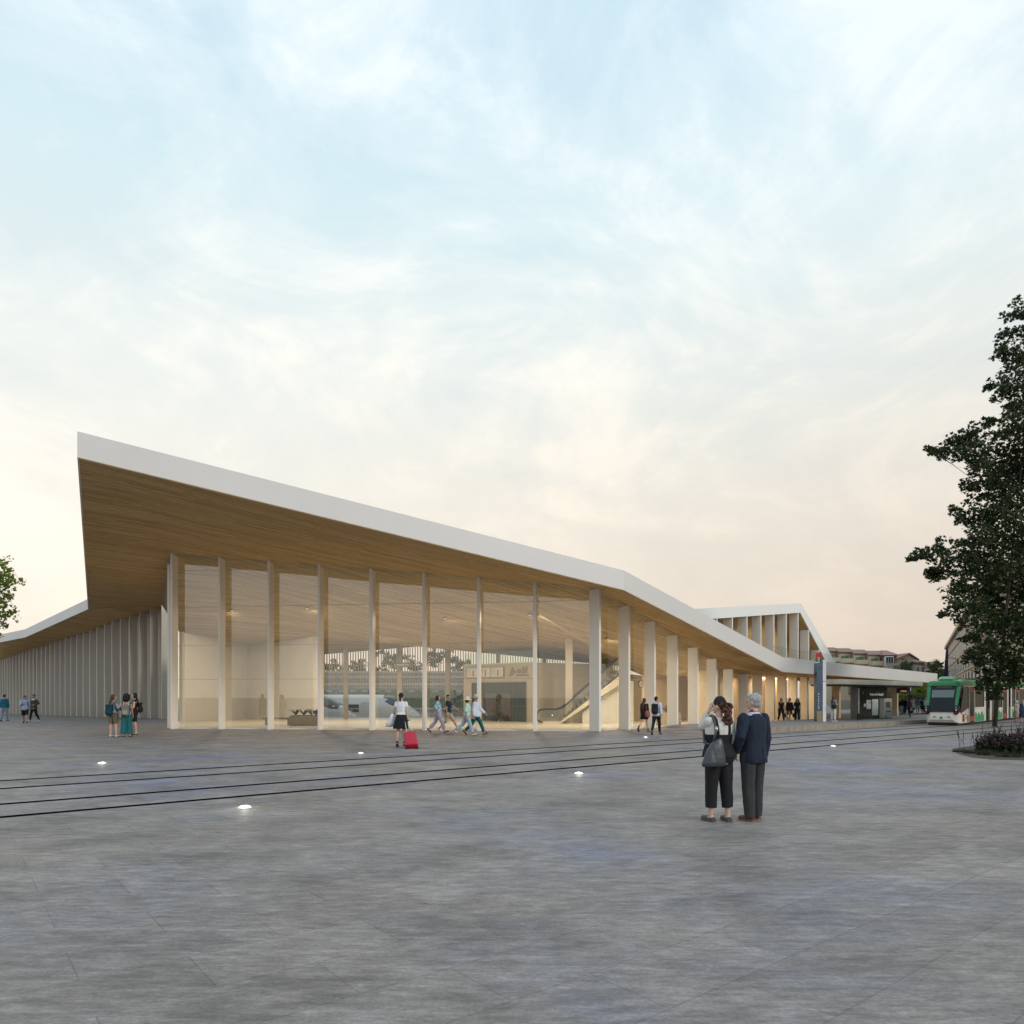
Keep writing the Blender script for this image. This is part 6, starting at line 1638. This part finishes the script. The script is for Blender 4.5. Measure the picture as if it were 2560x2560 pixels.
# four people walking right
Person(1096, 1832, 1738, 'woman in blue patterned blouse and lilac trousers, hand on hip', -88, 'f', pose=dict(legR=(24, 6, 2), legL=(-22, 22, 2), armR=('to', (.24, -.02, 1.02), (1.2, -.8, .2)), armL=(10, 8, 14, 4), lean=-2, head=(4, 0)), hair='bob', hairmat=HBR, clothes=(('bottom', 'trousers', C('lilac trousers', (.40, .37, .46)), .9, .02, .095, 1.05, .008, .08), ('top', 'blouse', C('blue print blouse', (.55, .62, .66), pattern=(.02, .27, .42), pscale=20), .9, .98, .026), ('shoes', 'shoe', BSH)))
Person(1120.5, 1830, 1736.5, 'man in navy polo shirt and beige shorts walking with his arm swung out', -96, 'm', pose=dict(legL=(34, 6, 2), legR=(-14, 30, 2), armL=(40, 12, 14, 4), armR=(-6, 12, 10, 4), head=(-62, 0)), skin='tan', hair='short', hairmat=HBR, clothes=(('bottom', 'shorts', BEI, .52, .022), ('top', 'polo', C('navy polo', (.02, .032, .055)), .36, .88, .016), ('shoes', 'shoe', mk('pale grey shoe', (.55, .58, .62), .5))))
Person(1167, 1839, 1742, 'woman in mint blouse, pale jeans and wide white sun hat', -86, 'f', pose=dict(legR=(22, 6, 2), legL=(-26, 30, 2), armR=(-10, 12, 14, 4), armL=(14, 8, 16, 4), lean=3, head=(-8, 4)), skin='tan', hair='bob', hairmat=HB, clothes=(('bottom', 'jeans', LDEN, .92, .018, .085, 1.04, .008, .078), ('top', 'blouse', C('mint blouse', (.36, .60, .53), pattern=(.52, .68, .62), pscale=12), .6, .93, .03), ('hat', 'sun', C('straw white', (.66, .60, .52))), ('shoes', 'shoe', WSH)))
Person(1190, 1837, 1737, 'man in loose white shirt, teal trousers and straw hat', -104, 'm', pose=dict(legL=(26, 6, 3), legR=(-22, 26, 3), armL=(28, 16, 18, 2), armR=(-8, 10, 14, 4), head=(-40, 0)), skin='tan', hair='cap', hairmat=HGR, wide=1.08, clothes=(('bottom', 'trousers', C('teal chinos', (.012, .10, .095)), .96, .02, .066), ('top', 'shirt', C('white linen shirt', (.62, .66, .76)), 1., .82, .03), ('hat', 'trilby', C('straw hat', (.60, .52, .42)), C('pale band', (.35, .30, .25))), ('shoes', 'shoe', TSH)))
# pair walking away
p12 = Person(1611, 1830, 1745, 'woman with very long brown hair, short black dress and ankle boots', -38, 'f', pose=dict(legR=(14, 6, 2), legL=(-20, 26, 2), armR=(-6, 12, 10, 4), armL=(10, 10, 14, 4), head=(-14, 0)), hair='long', hairmat=HLB, clothes=(('skirt', 'dress', BLK, 1.03, .66, 1.15, .014, 1.38), ('top', 'jacket', BLK, .95, .9, .02), ('shoes', 'shoe', mk('blue black boot', (.015, .025, .04), .4), SOLE, .12)))
shoulder_bag(p12, 1, 'rust pink shoulder bag carried by the woman with very long hair', C('rust leather', (.30, .10, .075)), (.16, .38, .36), .93, -.08, x=.22)
p13 = Person(1641, 1837, 1743, 'man in white shirt and black trousers wearing a black backpack', -30, 'm', pose=dict(legR=(14, 5, 2), legL=(-14, 18, 2), armR=(-8, 10, 8, 4), armL=(12, 8, 18, 4), head=(-28, 0)), skin='tan', hair='short', hairmat=HB, clothes=(('bottom', 'trousers', BLK, .97, .012, .055), ('top', 'shirt', C('white blue shirt', (.56, .62, .74)), .85, .84, .02), ('shoes', 'shoe', BSH, SOLE, .06)))
backpack(p13, 'black backpack worn by the man in white shirt', C('black nylon', (.028, .024, .02)), (.30, .17, .48), 1.16)
# the couple in front
VN = .0068
SWE = C('cream sweater', (.62, .60, .56), .08, 14)
p14 = Person(1797, 2053, 1746, 'woman in black dungarees and cream sweater seen from behind, hand at her face', 16, 'f', vox=VN, wide=1.10, pose=dict(legR=(-3, 1, 2.5), legL=(2, 2, 3), head=(32, 0), armL=('to', (-.06, .17, 1.53), (-.2, .35, -1)), armR=(2, 13, 16, 10)), hair='curly', hairmat=HAU,
             clothes=(('top', 'sweater', SWE, .96, .98, .026, 1.455, 1., .010), ('bottom', 'dungaree_trousers', BLK, .86, .022, .078, 1.12, .007, .09), ('shoes', 'shoe', mk('dark grey leather', (.045, .048, .055), .35), mk('grey chunky sole', (.06, .06, .062), .6), 0, .03)))
mb = MB(); mb.loft([p14.ring(z, .052) for z in (.90, .95, 1.0, 1.05)] + [p14.ring(z, .038) for z in (1.10, 1.16, 1.22)])
remesh(mb, 'dungaree_bib', BLK, p14.t, VN, 2, .004, 10, 1, M=p14.K)
for sg in (-1, 1):
    mb = MB(); pts = [p14.U((sg * .088, -.128, 1.20)), p14.U((sg * .094, -.122, 1.32)), p14.U((sg * .098, -.088, 1.425)), p14.U((sg * .10, -.02, 1.475)), p14.U((sg * .10, .07, 1.43)), p14.U((sg * .09, .135, 1.28))]
    for a, b in zip(pts, pts[1:]):
        d_ = (b - a); mb.tube([a - d_ * .03, b + d_ * .03], [.021, .021], 10)
    remesh(mb, 'dungaree_strap', BLK, p14.t, VN, 1, M=p14.K)
mb = MB(); mb.ell(p14.HD((0, -.016, 1.668)), (.085, .098, .094)); mb.ell(p14.HD((0, -.055, 1.63)), (.076, .066, .08)); mb.tube([p14.HD((0, -.125, 1.655)), p14.HD((0, -.135, 1.63))], [.04, .036], 12)
remesh(mb, 'head_scarf', C('black head scarf', (.022, .02, .026), .3, 20), p14.t, VN, 2, .004, 26, M=p14.K)
# grey leather shoulder bag, wider at the bottom
GBAG = mk('grey leather', (.042, .049, .058), .36, var=.16, scale=7, bump=.15, bscale=22)
bt = thing('shoulder_bag', p14.w((-.20, -.19, .76)), 'large grey leather bag hanging from the shoulder of the woman in dungarees', 'bag')
mb = MB(); rings = []
for z, hx, hy, cx in ((.72, .145, .035, -.205), (.735, .175, .06, -.205), (.78, .18, .072, -.20), (.85, .165, .07, -.19), (.94, .135, .06, -.175), (1.04, .105, .05, -.155), (1.10, .07, .03, -.14)):
    rings.append([p14.K @ p14.U((cx + hx * math.copysign(abs(math.cos(a)) ** .6, math.cos(a)), -.185 - .015 * (1.1 - z) + hy * math.sin(a), z + .06 + .03 * math.cos(a) * (z > 1.))) for a in [6.2832 * i / 26 for i in range(26)]])
mb.loft(rings); WMb = WM[bt]; mb.v = [WMb.inverted() @ WM[p14.t] @ v for v in mb.v]
remesh(mb, 'bag_body', GBAG, bt, .009, 2, .012, 7, 4)
MB().tube([p14.w((-.20, -.18, 1.12)), p14.w((-.15, -.16, 1.26)), p14.w((-.128, -.10, 1.42)), p14.w((-.125, -.02, 1.492)), p14.w((-.13, .07, 1.44)), p14.w((-.17, .12, 1.25)), p14.w((-.22, .02, 1.10)), p14.w((-.19, -.15, 1.08))], .017 * p14.k, 8).build('strap', GBAG, bt, smooth=True)
MB().tube([p14.w((-.139, -.168, 1.275)), p14.w((-.133, -.150, 1.335))], .022 * p14.k, 8).build('buckle', STEEL, bt, smooth=True)
BLZ = C('navy blazer', (.017, .023, .042), .12, 12)
p15 = Person(1882, 2050, 1736, 'grey haired man in navy blazer and dark grey trousers seen from behind', 26, 'm', vox=VN, wide=.98, pose=dict(legR=(3, 2, 1.5), legL=(-3, 2, 2), head=(24, 0), armL=('to', (-.25, .05, .94), (-1, -1.2, 0)), armR=(-2, 10, 14, 8), lean=-1), hair='short', hairmat=HGR,
             clothes=(('bottom', 'trousers', C('charcoal trousers', (.042, .042, .045), .1, 20), 1.05, .02, .070, 1.02, .008, .086), ('ringpiece', 'shirt_collar', C('pale blue collar', (.45, .52, .60)), 1.435, 1.485, .012), ('blazer', BLZ), ('shoes', 'shoe', mk('brown suede', (.105, .058, .042), .7), mk('tan sole', (.28, .11, .05), .6))))
mb = MB(); mb.tube([p15.U((0, -.055, 1.472)), p15.U((-.05, -.03, 1.478)), p15.U((-.062, .02, 1.47)), p15.U((-.04, .06, 1.45)), p15.U((0, .07, 1.44)), p15.U((.04, .06, 1.45)), p15.U((.062, .02, 1.47)), p15.U((.05, -.03, 1.478)), p15.U((0, -.055, 1.472))], .022, 10)
mb.tube([p15.U((-.055, -.02, 1.49)), p15.U((.055, -.02, 1.49))], .03, 10)
remesh(mb, 'scarf', C('crimson scarf', (.22, .012, .03)), p15.t, VN, 2, .004, 20, M=p15.K)
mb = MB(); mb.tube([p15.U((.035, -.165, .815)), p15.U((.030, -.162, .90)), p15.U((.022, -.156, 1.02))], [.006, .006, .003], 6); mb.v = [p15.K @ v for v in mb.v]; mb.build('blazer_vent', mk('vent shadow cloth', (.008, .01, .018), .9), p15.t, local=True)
for k in range(4):
    q = p15.J['wrL'].lerp(p15.J['elL'], .10 + .06 * k); mb = MB(); mb.ell(q + Vector((-.045, -.03, 0)), .007, 8, 6); mb.v = [p15.K @ v for v in mb.v]; mb.build('button', mk('brass button', (.5, .4, .25), .3, metal=.8), p15.t, local=True, smooth=True)
# three women in black by the fins
for i, (x, lab, yw, bot, hr, hm) in enumerate(((1953, 'woman in black sleeveless top and trousers, left of three in black', 172, 't', 'long', HB), (1974, 'woman in long black coat over a short dress, middle of three in black', 186, 's', 'long', HBR), (1993, 'woman in black dress with curly hair, right of three in black', 160, 'd', 'longcurly', HB))):
    cl = [('bottom', 'trousers', BLK, .95, .014, .06)] if bot == 't' else ([('skirt', 'dress', C('bronze dress', (.075, .06, .035)), 1.05, .58, 1.1, .012, 1.38)] if bot == 's' else [('bottom', 'wide_trousers', BLK, .95, .016, .08, 1.02, .008, .08)])
    cl += [('top', 'long_coat' if i == 1 else 'top', BLK, .95 if i == 1 else (0 if i == 0 else .35), .84 if i == 1 else .84, .024 if i == 1 else .014, 1.38 if i == 0 else 1.42), ('shoes', 'shoe', BSH if i != 1 else mk('nude shoe', (.4, .3, .24)))]
    p = Person(x, 1795, 1740, lab, yw, 'f', D=45.5, h=1.58, pose=dict(WALK_A if i % 2 else WALK_B, armL=(4, 10, 14, 4), armR=(-4, 10, 12, 4)), skin='tan', hair=hr, hairmat=hm, clothes=cl)
    hand_bag(p, 'L' if i < 2 else 'L', ('dark grey shopping bag carried by the left woman in black', 'black handbag carried by the woman in long black coat', 'white paper bag carried by the curly haired woman in black')[i], (C('grey bag', (.08, .08, .09)), BLK, WHT)[i], (.10, .28, .30))
# woman waiting at the stop
p19 = Person(2084, 1804, 1746, 'woman with long dark hair, grey blue jacket and white trousers on the platform', -72, 'f', z0=PH, h=1.48, pose=dict(legR=(1, 2, 3), legL=(-3, 2, 3), armR=('to', (.12, .22, 1.08), (1, -.8, -.6))), skin='tan', hair='long', hairmat=HLB, clothes=(('bottom', 'trousers', C('white trousers', (.66, .64, .64)), .93, .014, .058), ('top', 'jacket', C('grey blue jacket', (.16, .19, .26), pattern=(.3, .33, .4), pscale=14), .9, .93, .022), ('shoes', 'shoe', WSH)))
shoulder_bag(p19, 1, 'black shoulder bag on the woman in white trousers', BLK, (.13, .36, .3), 1.0, -.16, x=.20)
# waiting crowd beyond the shelter
def crowd(x, lab, top_, bot_, kind='t', hair_='short', hm=HB, yw=10, sex='m', h=1.5, D=70., tf=1.):
    cl = [('bottom', 'trousers' if kind == 't' else 'shorts', bot_, .96 if kind == 't' else .5, .018)] if kind != 's' else [('skirt', 'skirt', bot_, 1.03, .5, 1.2)]
    cl += [('top', 'top', top_, tf, .87, .022), ('shoes', 'shoe', BSH)]
    return Person(x, 0, 0, lab, yw, sex, D=D, h=h, vox=.016, skin='tan', hair=hair_, hairmat=hm, clothes=cl, pose=dict(legR=(4, 3, 3), legL=(-4, 5, 3)))
crowd(2247.5, 'person in navy jacket and blue trousers, leftmost of the waiting crowd', C('deep blue jacket', (.025, .035, .10)), NAVY, yw=-10)
crowd(2254, 'person in black top and pale blue jeans in the waiting crowd', BLK, LDEN, hair_='long', sex='f', D=69.)
crowd(2262, 'person in black coat and dark jeans in the waiting crowd', BLK, C('dark denim', (.04, .06, .12)), yw=-20, D=70.5, h=1.56)
q = crowd(2272.5, 'person in grey blue top with red backpack in the waiting crowd', C('grey blue top', (.12, .19, .26)), NAVY, sex='f', hair_='bob', yw=8)
backpack(q, 'bright red backpack in the waiting crowd', C('red nylon', (.5, .01, .02)), (.32, .18, .44), 1.15)
crowd(2283.5, 'child in white top, sun hat and blue shorts in the waiting crowd', WHT, C('bright blue shorts', (.08, .22, .55)), 'sh', hair_='bob', hm=HWH, h=1.12, sex='f', tf=.4)
crowd(2294, 'man in grey blue shirt and mint green shorts in the waiting crowd', C('slate shirt', (.16, .19, .28)), C('mint shorts', (.20, .62, .38)), 'sh', h=1.62, tf=.5, yw=-5)
crowd(2305, 'person in navy top and shorts near the tram front', NAVY, NAVY, 'sh', yw=20, tf=.5)
crowd(2312, 'person in white shirt and black trousers nearest the tram front', WHT, BLK, hm=HGR, yw=-6)
# stroller in the crowd
sr = thing('stroller', G(2267, 1783), 'blue wheeled stroller in the waiting crowd', 'stroller'); c = sr.location.copy()
for dx in (-.35, .35):
    for dy in (-.2, .2):
        MB().tube([c + Vector((dx, dy - .02, .16)), c + Vector((dx, dy + .02, .16))], [.16, .16], 14).build('wheel', DARK, sr)
MB().extrude([c + Vector((-.35, -.18, .35)), c + Vector((.25, -.18, .35)), c + Vector((.45, -.18, .75)), c + Vector((.3, -.18, .85)), c + Vector((.12, -.18, .55)), c + Vector((-.35, -.18, .5))], (0, .36, 0)).build('seat', C('bright blue cloth', (.03, .2, .42)), sr)
for dy in (-.19, .19): MB().tube([c + Vector((-.35, dy, .16)), c + Vector((.1, dy, .5)), c + Vector((.5, dy, .95))], .018, 6).build('frame_bar', DARK, sr)
# two beside the tram
p28 = Person(2541, 1806, 1752, 'older woman in beige dress and white head scarf beside the tram', 20, 'f', h=1.42, hair='bob', hairmat=HWH, skin='tan', clothes=(('skirt', 'dress', C('beige dress', (.36, .30, .26)), 1.05, .40, 1.2, .03, 1.38), ('top', 'cardigan', C('beige cardigan', (.38, .31, .28)), .9, .85, .03), ('shoes', 'shoe', TSH)))
hand_bag(p28, 'R', 'black handbag carried by the older woman in beige', BLK, (.1, .3, .26))
p29 = Person(2556, 1808, 1752, 'woman in navy coat with long grey hair at the right edge', 12, 'f', h=1.44, hair='long', hairmat=HGR, skin='fair', clothes=(('skirt', 'coat_skirt', C('navy coat', (.03, .045, .09)), 1.05, .45, 1.2, .03, 1.38), ('top', 'coat', C('navy coat', (.03, .045, .09)), .95, .85, .03), ('shoes', 'shoe', TSH)))
hand_bag(p29, 'R', 'white paper bag carried by the woman in navy coat', WHT, (.1, .26, .3))
